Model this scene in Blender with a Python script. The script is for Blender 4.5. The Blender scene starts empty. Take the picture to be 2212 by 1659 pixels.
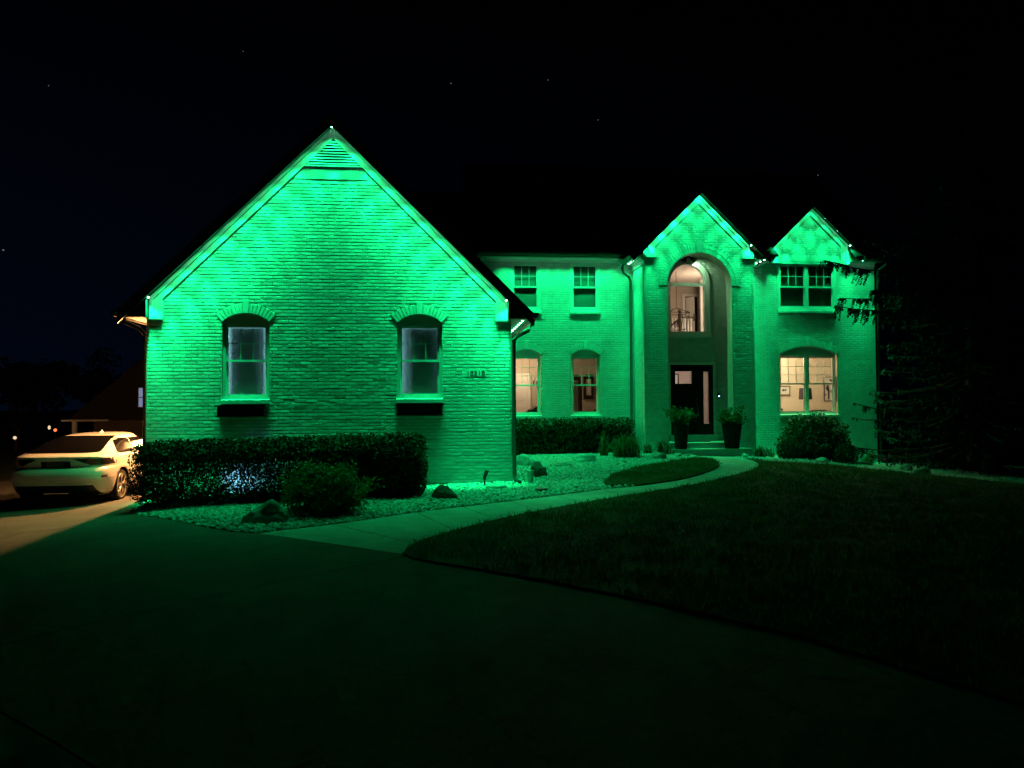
import bpy, bmesh, math, random
import numpy as np
from mathutils import Matrix, Vector, noise
from mathutils.geometry import delaunay_2d_cdt
R = math.radians
random.seed(7); rng = np.random.default_rng(7)
S = bpy.context.scene
COL = S.collection

# ------------------------------------------------------------------ camera
cam_d = bpy.data.cameras.new('camera'); cam = bpy.data.objects.new('camera', cam_d); COL.objects.link(cam)
cam_d.sensor_width = 36.0; cam_d.lens = 36.0 * 1600 / 2212
cam_d.clip_start = 0.05; cam_d.clip_end = 2000
_yaw, _pit, _rol = R(6.0), R(1.6), R(0.35)
fw = Vector((math.sin(_yaw)*math.cos(_pit), math.cos(_yaw)*math.cos(_pit), math.sin(_pit)))
r0 = Vector((math.cos(_yaw), -math.sin(_yaw), 0)); u0 = r0.cross(fw)
rt = r0*math.cos(_rol) - u0*math.sin(_rol); up = u0*math.cos(_rol) + r0*math.sin(_rol)
cm = Matrix((rt, up, -fw)).transposed().to_4x4(); cm.translation = Vector((0, 0, 1.6))
cam.matrix_world = cm
S.camera = cam

# ------------------------------------------------------------------ night sky, exposure
W = bpy.data.worlds.new('World'); S.world = W; W.use_nodes = True
nt = W.node_tree; nt.nodes.clear()
o_ = nt.nodes.new('ShaderNodeOutputWorld'); bg = nt.nodes.new('ShaderNodeBackground')
tc = nt.nodes.new('ShaderNodeTexCoord'); sx = nt.nodes.new('ShaderNodeSeparateXYZ'); cr = nt.nodes.new('ShaderNodeValToRGB')
nt.links.new(tc.outputs['Generated'], sx.inputs[0]); nt.links.new(sx.outputs['Z'], cr.inputs[0])
mr_ = nt.nodes.new('ShaderNodeMapRange'); mr_.inputs[1].default_value = -.75; mr_.inputs[2].default_value = .55; mr_.inputs[3].default_value = 1.0; mr_.inputs[4].default_value = .12
mx_ = nt.nodes.new('ShaderNodeMix'); mx_.data_type = 'RGBA'; mx_.blend_type = 'MULTIPLY'; mx_.inputs[0].default_value = 1.0
nt.links.new(sx.outputs['X'], mr_.inputs[0]); nt.links.new(cr.outputs[0], mx_.inputs[6]); nt.links.new(mr_.outputs[0], mx_.inputs[7])
nt.links.new(mx_.outputs[2], bg.inputs[0]); nt.links.new(bg.outputs[0], o_.inputs[0])
cr.color_ramp.elements[0].position = 0.0; cr.color_ramp.elements[0].color = (0.0008, 0.0022, 0.0068, 1)
cr.color_ramp.elements[1].position = 0.50; cr.color_ramp.elements[1].color = (0.00005, 0.0001, 0.0005, 1)
bg.inputs[1].default_value = 1.0
S.view_settings.view_transform = 'Standard'; S.view_settings.look = 'None'
S.view_settings.exposure = 0.0; S.view_settings.gamma = 1.0
S.render.engine = 'CYCLES'
S.cycles.use_denoising = True
S.cycles.max_bounces = 5; S.cycles.diffuse_bounces = 2; S.cycles.glossy_bounces = 2; S.cycles.use_adaptive_sampling = True; S.cycles.adaptive_threshold = .015; S.cycles.transparent_max_bounces = 12
S.cycles.sample_clamp_indirect = 4.0; S.cycles.caustics_reflective = False; S.cycles.caustics_refractive = False
S.cycles.use_light_tree = True

LED = (0.005, 1.0, 0.26)
LED_W = 70.0          # wide spill of one LED puck
LED_N = 8.6          # its lensed core beam, as a multiple of the spill

# ------------------------------------------------------------------ materials
MATS = {}
def mat(name, col, rough=0.8, var=0.12, scale=6.0, bump=0.0, bscale=40.0, metal=0.0, spec=0.3, coat=0.0, trans=None):
    m = bpy.data.materials.new(name); m.use_nodes = True
    n = m.node_tree.nodes; l = m.node_tree.links
    p = n['Principled BSDF']
    p.inputs['Roughness'].default_value = rough; p.inputs['Metallic'].default_value = metal
    p.inputs['Specular IOR Level'].default_value = spec
    p.inputs['Coat Weight'].default_value = coat; p.inputs['Coat Roughness'].default_value = 0.04
    t = n.new('ShaderNodeTexCoord')
    if var > 0:
        no = n.new('ShaderNodeTexNoise'); no.inputs['Scale'].default_value = scale; no.inputs['Detail'].default_value = 6
        l.new(t.outputs['Object'], no.inputs['Vector'])
        r = n.new('ShaderNodeValToRGB')
        c = np.array(col)
        r.color_ramp.elements[0].position = 0.3; r.color_ramp.elements[1].position = 0.7
        r.color_ramp.elements[0].color = (*(c*(1-var)), 1); r.color_ramp.elements[1].color = (*np.minimum(c*(1+var), 1), 1)
        l.new(no.outputs[0], r.inputs[0]); l.new(r.outputs[0], p.inputs['Base Color'])
    else:
        p.inputs['Base Color'].default_value = (*col, 1)
    if bump > 0:
        b = n.new('ShaderNodeBump'); b.inputs['Strength'].default_value = bump; b.inputs['Distance'].default_value = 0.02
        nb = n.new('ShaderNodeTexNoise'); nb.inputs['Scale'].default_value = bscale; nb.inputs['Detail'].default_value = 5
        l.new(t.outputs['Object'], nb.inputs['Vector']); l.new(nb.outputs[0], b.inputs['Height']); l.new(b.outputs[0], p.inputs['Normal'])
    MATS[name] = m
    return m
def emit(name, col, s):
    m = bpy.data.materials.new(name); m.use_nodes = True
    n = m.node_tree.nodes; n.clear()
    e = n.new('ShaderNodeEmission'); e.inputs[0].default_value = (*col, 1); e.inputs[1].default_value = s
    o = n.new('ShaderNodeOutputMaterial'); m.node_tree.links.new(e.outputs[0], o.inputs[0])
    MATS[name] = m; return m
def glassmat(name, tint=(1, 1, 1), refl=0.06):
    m = bpy.data.materials.new(name); m.use_nodes = True
    n = m.node_tree.nodes; n.clear(); l = m.node_tree.links
    tr = n.new('ShaderNodeBsdfTransparent'); tr.inputs[0].default_value = (*tint, 1)
    g = n.new('ShaderNodeBsdfGlossy'); g.inputs['Roughness'].default_value = 0.03
    lw_ = n.new('ShaderNodeLayerWeight'); lw_.inputs[0].default_value = .5
    pw_ = n.new('ShaderNodeMath'); pw_.operation = 'POWER'; pw_.inputs[1].default_value = 5.0
    f = n.new('ShaderNodeMath'); f.operation = 'MULTIPLY_ADD'; f.inputs[1].default_value = .9; f.inputs[2].default_value = .045
    l.new(lw_.outputs['Facing'], pw_.inputs[0]); l.new(pw_.outputs[0], f.inputs[0])
    x = n.new('ShaderNodeMixShader'); o = n.new('ShaderNodeOutputMaterial')
    l.new(f.outputs[0], x.inputs[0]); l.new(tr.outputs[0], x.inputs[1]); l.new(g.outputs[0], x.inputs[2]); l.new(x.outputs[0], o.inputs[0])
    MATS[name] = m; return m
def leafmat(name, c0, c1, rough=0.55, thin=0.0):
    m = bpy.data.materials.new(name); m.use_nodes = True
    n = m.node_tree.nodes; l = m.node_tree.links; p = n['Principled BSDF']
    a = n.new('ShaderNodeObjectInfo'); t = n.new('ShaderNodeTexCoord'); no = n.new('ShaderNodeTexNoise'); no.inputs['Scale'].default_value = 9.0
    l.new(t.outputs['Object'], no.inputs['Vector'])
    r = n.new('ShaderNodeValToRGB'); r.color_ramp.elements[0].position = .3; r.color_ramp.elements[1].position = .7
    r.color_ramp.elements[0].color = (*c0, 1); r.color_ramp.elements[1].color = (*c1, 1)
    l.new(no.outputs[0], r.inputs[0]); l.new(r.outputs[0], p.inputs['Base Color'])
    p.inputs['Roughness'].default_value = rough; p.inputs['Specular IOR Level'].default_value = 0.25
    if thin:        # thin blades let light through
        tl_ = n.new('ShaderNodeBsdfTranslucent'); ms = n.new('ShaderNodeMixShader'); ms.inputs[0].default_value = thin
        l.new(r.outputs[0], tl_.inputs[0]); l.new(p.outputs[0], ms.inputs[1]); l.new(tl_.outputs[0], ms.inputs[2]); l.new(ms.outputs[0], n['Material Output'].inputs[0])
    MATS[name] = m; return m
mat('brick', (.62, .62, .59), .75, .12, 5, .10, 45)
mat('mortar', (.52, .52, .50), .9, .15, 8)  # darker than the equally painted brick: joint shade put into the colour
mat('trim', (.66, .66, .64), .45, .04, 3)
mat('vinyl', (.70, .70, .68), .4, .03, 3)
mat('roof', (.018, .018, .02), .9, .35, 12, .5, 30)
mat('fascia', (.012, .012, .012), .6, .1, 5)
mat('soffit', (.30, .29, .27), .7, .06, 5)
mat('gutter', (.06, .055, .05), .5, .15, 5)
mat('frame_dark', (.06, .06, .055), .5, .1, 5)
mat('door_black', (.010, .010, .011), .35, .1, 5)
def concrete(name, c, seed):
    m = bpy.data.materials.new(name); m.use_nodes = True
    n = m.node_tree.nodes; l = m.node_tree.links; p = n['Principled BSDF']; p.inputs['Roughness'].default_value = .85; p.inputs['Specular IOR Level'].default_value = .2
    t = n.new('ShaderNodeTexCoord'); mp = n.new('ShaderNodeMapping'); mp.inputs['Location'].default_value = (seed, seed*2, 0); l.new(t.outputs['Object'], mp.inputs[0])
    def noi(sc, lo, hi, a, b):
        q = n.new('ShaderNodeTexNoise'); q.inputs['Scale'].default_value = sc; q.inputs['Detail'].default_value = 8; q.inputs['Roughness'].default_value = .65; l.new(mp.outputs[0], q.inputs['Vector'])
        r = n.new('ShaderNodeMapRange'); r.inputs[1].default_value = lo; r.inputs[2].default_value = hi; r.inputs[3].default_value = a; r.inputs[4].default_value = b; l.new(q.outputs[0], r.inputs[0]); return r, q
    a, _ = noi(.45, .3, .7, .62, 1.2); b, qb = noi(38, .3, .7, .72, 1.22); k, _ = noi(3.0, .35, .65, .85, 1.1)
    v = n.new('ShaderNodeTexVoronoi'); v.feature = 'DISTANCE_TO_EDGE'; v.inputs['Scale'].default_value = .33
    wp = n.new('ShaderNodeMixRGB'); wp.blend_type = 'ADD'; wp.inputs[0].default_value = .35; wn = n.new('ShaderNodeTexNoise'); wn.inputs['Scale'].default_value = 2.5; wn.inputs['Detail'].default_value = 6
    l.new(mp.outputs[0], wn.inputs['Vector']); l.new(mp.outputs[0], wp.inputs[1]); l.new(wn.outputs['Color'], wp.inputs[2]); l.new(wp.outputs[0], v.inputs['Vector'])
    cr_ = n.new('ShaderNodeMapRange'); cr_.inputs[1].default_value = .0; cr_.inputs[2].default_value = .006; cr_.inputs[3].default_value = .75; cr_.inputs[4].default_value = 1.0; l.new(v.outputs['Distance'], cr_.inputs[0])
    def mul(x, y):
        q = n.new('ShaderNodeMath'); q.operation = 'MULTIPLY'; l.new(x, q.inputs[0]); l.new(y, q.inputs[1]); return q.outputs[0]
    w = mul(mul(mul(a.outputs[0], b.outputs[0]), k.outputs[0]), cr_.outputs[0])
    vm = n.new('ShaderNodeVectorMath'); vm.operation = 'SCALE'; vm.inputs[0].default_value = c; l.new(w, vm.inputs['Scale']); l.new(vm.outputs[0], p.inputs['Base Color'])
    bp = n.new('ShaderNodeBump'); bp.inputs['Strength'].default_value = .35; bp.inputs['Distance'].default_value = .01; l.new(qb.outputs[0], bp.inputs['Height']); l.new(bp.outputs[0], p.inputs['Normal'])
    MATS[name] = m
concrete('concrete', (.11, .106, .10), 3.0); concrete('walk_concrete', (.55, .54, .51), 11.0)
mat('step_stone', (.38, .37, .35), .85, .1, 3, .1, 60)
mat('soil', (.03, .022, .015), .95, .3, 3, .3, 20)
mat('lawn_soil', (.03, .05, .015), .95, .35, 2.5, .5, 30)
mat('gravel_base', (.05, .047, .042), .9, .3, 25, .5, 40)
mat('pebble', (.52, .50, .46), .75, .55, 22)
mat('boulder', (.34, .32, .28), .85, .30, 4, .6, 9)
mat('boulder_dark', (.12, .11, .09), .85, .35, 4, .6, 9)
mat('boulder_pale', (.52, .50, .46), .8, .2, 4, .4, 9)
mat('plaque', (.62, .61, .57), .7, .1, 8)
mat('black', (.008, .008, .008), .5, .1, 5)
mat('planter_black', (.010, .010, .010), .6, .1, 5)
mat('wood_dark', (.035, .02, .012), .4, .2, 6)
mat('room_tan', (.58, .49, .40), .9, .04, 2)
mat('room_cream', (.78, .68, .52), .9, .03, 2)
mat('room_white', (.78, .74, .68), .7, .03, 2)
mat('ceiling_pink', (.74, .64, .54), .9, .03, 2)
mat('floor_wood', (.22, .13, .07), .4, .2, 3)
mat('paper', (.75, .72, .66), .8, .02, 2)
mat('shade_black', (.03, .03, .035), .8, .1, 5)
mat('garage_in', (.7, .72, .75), .9, .03, 2)
mat('bark', (.05, .035, .025), .9, .3, 10, .6, 25)
mat('tyre', (.012, .012, .012), .85, .1, 8)
mat('rim', (.55, .53, .50), .3, .03, 5, metal=.85, spec=.5)
mat('paint', (.78, .77, .74), .32, .0, coat=1.0, spec=.5)
mat('car_black', (.006, .006, .006), .35, .0)
mat('car_glass', (.004, .004, .004), .06, .0, spec=.5)
mat('tail_lens', (.012, .003, .003), .12, .0, spec=.5)
mat('red_lens', (.25, .01, .008), .2, .0)
mat('chrome', (.75, .75, .75), .15, .0, metal=1.0)
mat('plate', (.10, .10, .11), .4, .1, 5)
mat('metal_dark', (.03, .03, .03), .5, .15, 8, metal=.3)
mat('metal_bronze', (.22, .18, .12), .35, .15, 8, metal=.8)
mat('pvc', (.42, .43, .38), .6, .12, 5)
mat('pot_black', (.006, .006, .006), .9, .15, 5)
mat('blind', (.22, .22, .19), .6, .05, 5)
mat('far_wall', (.10, .085, .07), .9, .2, 2)
mat('far_roof', (.02, .018, .016), .9, .2, 2)
leafmat('leaf_hedge', (.010, .030, .008), (.026, .066, .017))
leafmat('leaf_shrub', (.05, .13, .03), (.11, .25, .07), thin=.35)
leafmat('leaf_bush', (.012, .036, .010), (.032, .078, .022))
leafmat('leaf_grass', (.03, .08, .02), (.07, .16, .04), thin=.35)
leafmat('leaf_lawn', (.04, .10, .02), (.075, .17, .04), thin=.5)
leafmat('leaf_pot', (.03, .08, .02), (.07, .16, .05), thin=.3)
leafmat('needle', (.002, .005, .002), (.005, .011, .005))
leafmat('leaf_far', (.008, .014, .008), (.015, .025, .012))
glassmat('glass')
emit('led', (.25, 1.0, .55), 40.0)
emit('lamp_warm', (1.0, .55, .22), 30.0)
emit('bell_blue', (.25, .35, 1.0), 12.0)
emit('far_warm', (1.0, .75, .45), .9)
emit('far_red', (1.0, .12, .03), 3.0)
emit('far_window', (.5, .6, 1.0), .35)
emit('star', (.75, .85, 1.0), .2)
emit('bulb', (1.0, .8, .5), 14.0)
# frosted privacy film behind the garage panes
m = bpy.data.materials.new('frosted'); m.use_nodes = True
n = m.node_tree.nodes; n.clear(); l = m.node_tree.links
a = n.new('ShaderNodeBsdfTranslucent'); a.inputs[0].default_value = (.75, .78, .8, 1)
b = n.new('ShaderNodeBsdfDiffuse'); b.inputs[0].default_value = (.30, .32, .32, 1)
x = n.new('ShaderNodeMixShader'); x.inputs[0].default_value = .45; o = n.new('ShaderNodeOutputMaterial')
l.new(a.outputs[0], x.inputs[1]); l.new(b.outputs[0], x.inputs[2]); l.new(x.outputs[0], o.inputs[0]); MATS['frosted'] = m

# ------------------------------------------------------------------ object helpers
def tag(o, label=None, cat=None, group=None, kind=None):
    if label: o['label'] = label
    if cat: o['category'] = cat
    if group: o['group'] = group
    if kind: o['kind'] = kind
    return o
def thing(name, label, cat, loc=(0, 0, 0), group=None):
    o = bpy.data.objects.new(name, None); COL.objects.link(o); o.empty_display_size = .2
    o.location = loc
    return tag(o, label, cat, group)
def attach(o, parent):
    # keep the world placement the mesh was built at
    o.parent = parent
    if parent.type == 'EMPTY':
        o.matrix_parent_inverse = (Matrix.Translation(parent.location) @ parent.rotation_euler.to_matrix().to_4x4()).inverted()
class MB:
    def __init__(s): s.v = []; s.f = []
    def poly(s, pts): b = len(s.v); s.v += [tuple(p) for p in pts]; s.f.append(tuple(range(b, b+len(pts)))); return s
    def box(s, x0, x1, y0, y1, z0, z1):
        b = len(s.v)
        s.v += [(x0,y0,z0),(x1,y0,z0),(x1,y1,z0),(x0,y1,z0),(x0,y0,z1),(x1,y0,z1),(x1,y1,z1),(x0,y1,z1)]
        s.f += [(b,b+3,b+2,b+1),(b+4,b+5,b+6,b+7),(b,b+1,b+5,b+4),(b+1,b+2,b+6,b+5),(b+2,b+3,b+7,b+6),(b+3,b,b+4,b+7)]
        return s
    def prism(s, pts, y0, y1):            # (x,z) outline drawn out along y
        b = len(s.v); k = len(pts)
        s.v += [(p[0], y0, p[1]) for p in pts] + [(p[0], y1, p[1]) for p in pts]
        s.f.append(tuple(range(b, b+k))); s.f.append(tuple(range(b+2*k-1, b+k-1, -1)))
        for i in range(k):
            j = (i+1) % k; s.f.append((b+i, b+k+i, b+k+j, b+j))
        return s
    def prism_x(s, pts, x0, x1):          # (y,z) outline drawn out along x
        b = len(s.v); k = len(pts)
        s.v += [(x0, p[0], p[1]) for p in pts] + [(x1, p[0], p[1]) for p in pts]
        s.f.append(tuple(range(b, b+k))); s.f.append(tuple(range(b+2*k-1, b+k-1, -1)))
        for i in range(k):
            j = (i+1) % k; s.f.append((b+i, b+k+i, b+k+j, b+j))
        return s
    def slab(s, quad, t):                 # thick sheet: quad drawn down by t
        b = len(s.v); k = len(quad)
        s.v += [tuple(p) for p in quad] + [(p[0], p[1], p[2]-t) for p in quad]
        s.f.append(tuple(range(b, b+k))); s.f.append(tuple(range(b+2*k-1, b+k-1, -1)))
        for i in range(k):
            j = (i+1) % k; s.f.append((b+i, b+k+i, b+k+j, b+j))
        return s
    def tube(s, pts, r, n=8, cap=True):
        pts = [Vector(p) for p in pts]; rs = r if isinstance(r, (list, tuple)) else [r]*len(pts)
        b = len(s.v); k = len(pts)
        for i, p in enumerate(pts):
            d = (pts[min(i+1, k-1)] - pts[max(i-1, 0)]).normalized()
            a = d.cross(Vector((0, 0, 1)) if abs(d.z) < .9 else Vector((1, 0, 0))).normalized(); c = d.cross(a)
            for j in range(n):
                t = 2*math.pi*j/n; s.v.append(tuple(p + (a*math.cos(t) + c*math.sin(t))*rs[i]))
        for i in range(k-1):
            for j in range(n):
                j2 = (j+1) % n; s.f.append((b+i*n+j, b+i*n+j2, b+(i+1)*n+j2, b+(i+1)*n+j))
        if cap:
            s.f.append(tuple(b+j for j in range(n))[::-1]); s.f.append(tuple(b+(k-1)*n+j for j in range(n)))
        return s
    def lathe(s, prof, c, n=24):          # (r,z) profile about the vertical through c
        b = len(s.v); k = len(prof)
        for r, z in prof:
            for j in range(n):
                t = 2*math.pi*j/n; s.v.append((c[0]+r*math.cos(t), c[1]+r*math.sin(t), c[2]+z))
        for i in range(k-1):
            for j in range(n):
                j2 = (j+1) % n; s.f.append((b+i*n+j, b+i*n+j2, b+(i+1)*n+j2, b+(i+1)*n+j))
        s.f.append(tuple(b+j for j in range(n))[::-1]); s.f.append(tuple(b+(k-1)*n+j for j in range(n)))
        return s
    def build(s, name, m, parent=None, smooth=False):
        me = bpy.data.meshes.new(name); me.from_pydata(s.v, [], s.f); me.update()
        return link(me, name, m, parent, smooth)
def link(me, name, m, parent=None, smooth=False):
    o = bpy.data.objects.new(name, me); COL.objects.link(o)
    if not me.materials: me.materials.append(MATS[m])
    if smooth: me.polygons.foreach_set('use_smooth', [True]*len(me.polygons))
    if parent: attach(o, parent)
    return o
def npmesh(name, V, Fa, m, parent=None, smooth=False):       # V (n,3), Fa (k,3|4)
    me = bpy.data.meshes.new(name); k = Fa.shape[1]
    me.vertices.add(len(V)); me.vertices.foreach_set('co', np.asarray(V, np.float32).ravel())
    me.loops.add(Fa.size); me.loops.foreach_set('vertex_index', Fa.ravel().astype(np.int32))
    me.polygons.add(len(Fa)); me.polygons.foreach_set('loop_start', np.arange(0, Fa.size, k, dtype=np.int32))
    me.polygons.foreach_set('loop_total', np.full(len(Fa), k, np.int32))
    me.update(calc_edges=True)
    return link(me, name, m, parent, smooth)
def part(name, m, parent, fn, smooth=False):
    b = MB(); fn(b); return b.build(name, m, parent, smooth)
def lamp(name, kind, loc, power, col, parent=None, radius=.05, aim=None, size=None, blend=1.0, sy=None):
    d = bpy.data.lights.new(name, kind); d.energy = power; d.color = col
    o = bpy.data.objects.new(name, d); COL.objects.link(o); o.location = loc
    if kind in ('POINT', 'SPOT'): d.shadow_soft_size = radius
    if kind == 'SPOT': d.spot_size = size; d.spot_blend = blend
    if kind == 'AREA':
        d.shape = 'RECTANGLE'; d.size = size; d.size_y = sy or size
    if aim is not None: o.rotation_euler = Vector(aim).to_track_quat('-Z', 'Y').to_euler()
    if parent:
        attach(o, parent)
    return o

# ------------------------------------------------------------------ terrain
GX = [(-60,-1.6),(-12,-.6),(-6.7,-.36),(-4.3,-.18),(0,-.02),(3,.12),(6.2,.15),(9.7,.0),(11.5,-.15),(14.35,-.37),(18,-.6),(60,-1.4)]
BX = [(-60,-1.4),(-12,-.6),(-6.7,-.36),(-4.3,-.17),(-2,-.1),(8,-.1),(14,-.35),(60,-1.4)]
def zf(x, y):
    t = min(1, max(0, (y-12.5)/8)); a = t*t*(3-2*t)
    return a*np.interp(x, *zip(*GX)) + (1-a)*np.interp(x, *zip(*BX))
def inpoly(x, y, P):
    c = False; j = len(P)-1
    for i in range(len(P)):
        if (P[i][1] > y) != (P[j][1] > y) and x < (P[j][0]-P[i][0])*(y-P[i][1])/(P[j][1]-P[i][1])+P[i][0]: c = not c
        j = i
    return c
def npin(X, Y, P):
    c = np.zeros(len(X), bool); j = len(P)-1
    for i in range(len(P)):
        xi, yi = P[i]; xj, yj = P[j]
        with np.errstate(divide='ignore', invalid='ignore'):
            k = ((yi > Y) != (yj > Y)) & (X < (xj-xi)*(Y-yi)/(yj-yi)+xi)
        c ^= k; j = i
    return c
def smooth_curve(pts, n=6):
    out = []
    for i in range(len(pts)-1):
        p0 = Vector(pts[max(i-1, 0)]); p1 = Vector(pts[i]); p2 = Vector(pts[i+1]); p3 = Vector(pts[min(i+2, len(pts)-1)])
        for k in range(n):
            t = k/n; out.append(tuple(.5*((2*p1)+(p2-p0)*t+(2*p0-5*p1+4*p2-p3)*t*t+(3*p1-p0-3*p2+p3)*t**3)))
    out.append(tuple(pts[-1])); return out
def drape(name, poly, dz, step, m, parent=None, skirt=.12):
    dense = []
    for i in range(len(poly)):
        a, b = poly[i], poly[(i+1) % len(poly)]; k = max(1, int(math.hypot(b[0]-a[0], b[1]-a[1])/.3))
        dense += [(a[0]+(b[0]-a[0])*j/k, a[1]+(b[1]-a[1])*j/k) for j in range(k)]
    poly = dense
    P = [Vector(p) for p in poly]; n = len(P)
    xs = [p.x for p in P]; ys = [p.y for p in P]
    gx, gy = np.meshgrid(np.arange(min(xs), max(xs), step), np.arange(min(ys), max(ys), step))
    gx = gx.ravel()+1e-3; gy = gy.ravel()+1e-3
    k = npin(gx, gy, poly)
    pts = P + [Vector((a, b)) for a, b in zip(gx[k], gy[k])]
    v, e, f, *_ = delaunay_2d_cdt(pts, [(i, (i+1) % n) for i in range(n)], [list(range(n))], 1, 1e-5)
    V = [(p.x, p.y, zf(p.x, p.y)+dz) for p in v]; Fa = []
    for t in f:
        a, b, c = (V[i] for i in t)
        Fa.append(tuple(t) if (b[0]-a[0])*(c[1]-a[1])-(b[1]-a[1])*(c[0]-a[0]) > 0 else tuple(t)[::-1])
    if skirt:
        b = len(V)
        V += [(p.x, p.y, zf(p.x, p.y)+dz) for p in P] + [(p.x, p.y, zf(p.x, p.y)+dz-skirt) for p in P]
        Fa += [(b+i, b+n+i, b+n+(i+1) % n, b+(i+1) % n) for i in range(n)]
    me = bpy.data.meshes.new(name); me.from_pydata(V, [], Fa); me.update()
    return link(me, name, m, parent)
def clip(poly, px, py, nx, ny):        # keep the side where (p-p0).n >= 0
    out = []
    for i in range(len(poly)):
        a = poly[i]; b = poly[(i+1) % len(poly)]
        da = (a[0]-px)*nx+(a[1]-py)*ny; db = (b[0]-px)*nx+(b[1]-py)*ny
        if da >= 0: out.append(a)
        if (da >= 0) != (db >= 0):
            t = da/(da-db); out.append((a[0]+(b[0]-a[0])*t, a[1]+(b[1]-a[1])*t))
    return out

# ground sheet out to the horizon
xs = np.concatenate([np.linspace(-900, -60, 8), np.linspace(-40, 40, 81), np.linspace(60, 900, 8)])
ys = np.concatenate([np.linspace(-900, -40, 8), np.linspace(-20, 45, 66), np.linspace(60, 900, 8)])
V = [(x, y, zf(x, y)-.14) for y in ys for x in xs]; nx = len(xs)
Fq = [(j*nx+i, j*nx+i+1, (j+1)*nx+i+1, (j+1)*nx+i) for j in range(len(ys)-1) for i in range(nx-1)]
me = bpy.data.meshes.new('ground'); me.from_pydata(V, [], Fq)
tag(link(me, 'ground', 'lawn_soil'), 'dark ground sheet under the yard', None, kind='structure')

walk_top = smooth_curve([(-2.38,10.32),(-1.44,10.88),(-.28,11.91),(.47,12.43),(1.31,13.02),(2.23,13.62),(3.25,14.27),(4.29,14.78),(5.32,15.5),(6.17,16.4),(6.9,17.5),(7.3,18.7),(7.42,19.8),(7.40,20.78)], 5)
walk_bot = smooth_curve([(-.36,8.61),(-.2,9.3),(.39,10.22),(1.12,11.15),(1.99,12.05),(2.98,12.95),(4.07,13.8),(5.33,14.7),(6.8,16.1),(7.75,17.3),(8.35,18.5),(8.68,19.7),(8.72,20.78)], 5)
wk = tag(bpy.data.objects.new('walkway', None), 'pale curved concrete walkway leading from the driveway to the front steps', None, kind='structure'); COL.objects.link(wk)
def along(c, t):
    i = min(int(t*(len(c)-1)), len(c)-2); f = t*(len(c)-1)-i
    return (c[i][0]+(c[i+1][0]-c[i][0])*f, c[i][1]+(c[i+1][1]-c[i][1])*f)
NS = 13
for k in range(NS):
    a, b = k/NS+.0006, (k+1)/NS-.0006
    tt = np.linspace(a, b, 7)
    drape('slab', [along(walk_bot, t) for t in tt] + [along(walk_top, t) for t in tt[::-1]], 0.0, .3, 'walk_concrete', wk)

drive_edge = smooth_curve([(-.36,8.61),(-.2,8.26),(.29,7.81),(.74,7.39),(1.14,6.98),(1.82,6.23),(2.34,5.53),(2.75,4.93),(3.6,3.0),(4.6,-.5),(5.2,-6)], 3)
bed_drive = [(-2.38,10.32),(-2.78,10.6),(-3.22,11.03),(-3.75,11.7),(-4.31,12.34),(-5.0,13.2),(-5.5,14.2),(-5.75,15.55)]
drive = list(drive_edge) + [(-15,-6),(-15,24),(-5.85,24),(-5.85,15.6)] + bed_drive[::-1]
dv = tag(bpy.data.objects.new('driveway', None), 'broad concrete driveway of large slabs in front of the house', None, kind='structure'); COL.objects.link(dv)
jd = Vector((2.31, 2.12)).normalized(); jn = Vector((-jd.y, jd.x))
def halves(poly, p, nrm, g=.007):
    return clip(poly, p[0]+nrm[0]*g, p[1]+nrm[1]*g, *nrm), clip(poly, p[0]-nrm[0]*g, p[1]-nrm[1]*g, -nrm[0], -nrm[1])
up_, near = halves(drive, (-.41, 8.41), jn)
n2 = Vector((.02, 1)).normalized()
park, mid = halves(up_, (-7, 12.3), n2)
mid1, mid2 = halves(mid, (-6.2, 9), (1, .05))
park1, park2 = halves(park, (0, 18.2), (0, 1))
near1, near2 = halves(near, (-.8, 3), Vector((jd.y, jd.x)))
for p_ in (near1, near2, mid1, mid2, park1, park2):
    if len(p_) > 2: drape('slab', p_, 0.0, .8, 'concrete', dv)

lawn_top = [(8.72,20.0),(9.0,19.2),(9.6,18.95),(10.67,18.8),(11.56,18.1),(12.4,17.2),(14,15.6),(17,14.4),(22,16),(30,20)]
lawn = [p for p in walk_bot if p[1] < 19.9] + lawn_top + [(45,25),(45,-10),(5.25,-10)] + [p for p in drive_edge[::-1]][:-1]
o = drape('lawn', lawn, .02, .6, 'lawn_soil'); tag(o, 'dark mown lawn filling the right foreground', None, kind='structure')
island = smooth_curve([(3.45,14.72),(3.55,15.3),(4.07,16.43),(4.91,17.52),(6.03,18.48),(7.1,19.5)], 5) + [p for p in walk_top if 14.6 < p[1] < 19.5 and p[0] > 3.7][::-1]
o = drape('grass_island', island, .03, .4, 'lawn_soil'); tag(o, 'small lens shaped patch of lawn between gravel and walkway', None, kind='structure')
bed = [(-5.75,15.6)] + bed_drive[::-1][1:-1] + [(x, y-.01) for x, y in walk_top[:22]]
bed = [(-5.75,15.75),(-5.5,14.2),(-5.0,13.2),(-4.31,12.34),(-3.75,11.7),(-3.22,11.03),(-2.78,10.6),(-2.38,10.34)] + [(p[0]-.01, p[1]+.015) for p in walk_top[1:]] + [(7.3,21.6),(6.2,21.65),(6.2,22.85),(1.6,22.85),(1.6,15.75)]
o = drape('gravel_bed', bed, -.03, .4, 'gravel_base', skirt=.1); tag(o, 'stone bed along the house front', None, kind='structure')
bedR = [(8.75,21.5)] + [(p[0]-.0, p[1]+.01) for p in lawn_top[:-2]] + [(22,24),(14.4,24),(14.4,22.85),(9.65,22.85),(9.65,21.55)]
o = drape('gravel_bed', bedR, -.03, .5, 'gravel_base', skirt=.1); tag(o, 'stone bed under the right windows and the conifer', None, kind='structure')

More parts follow.
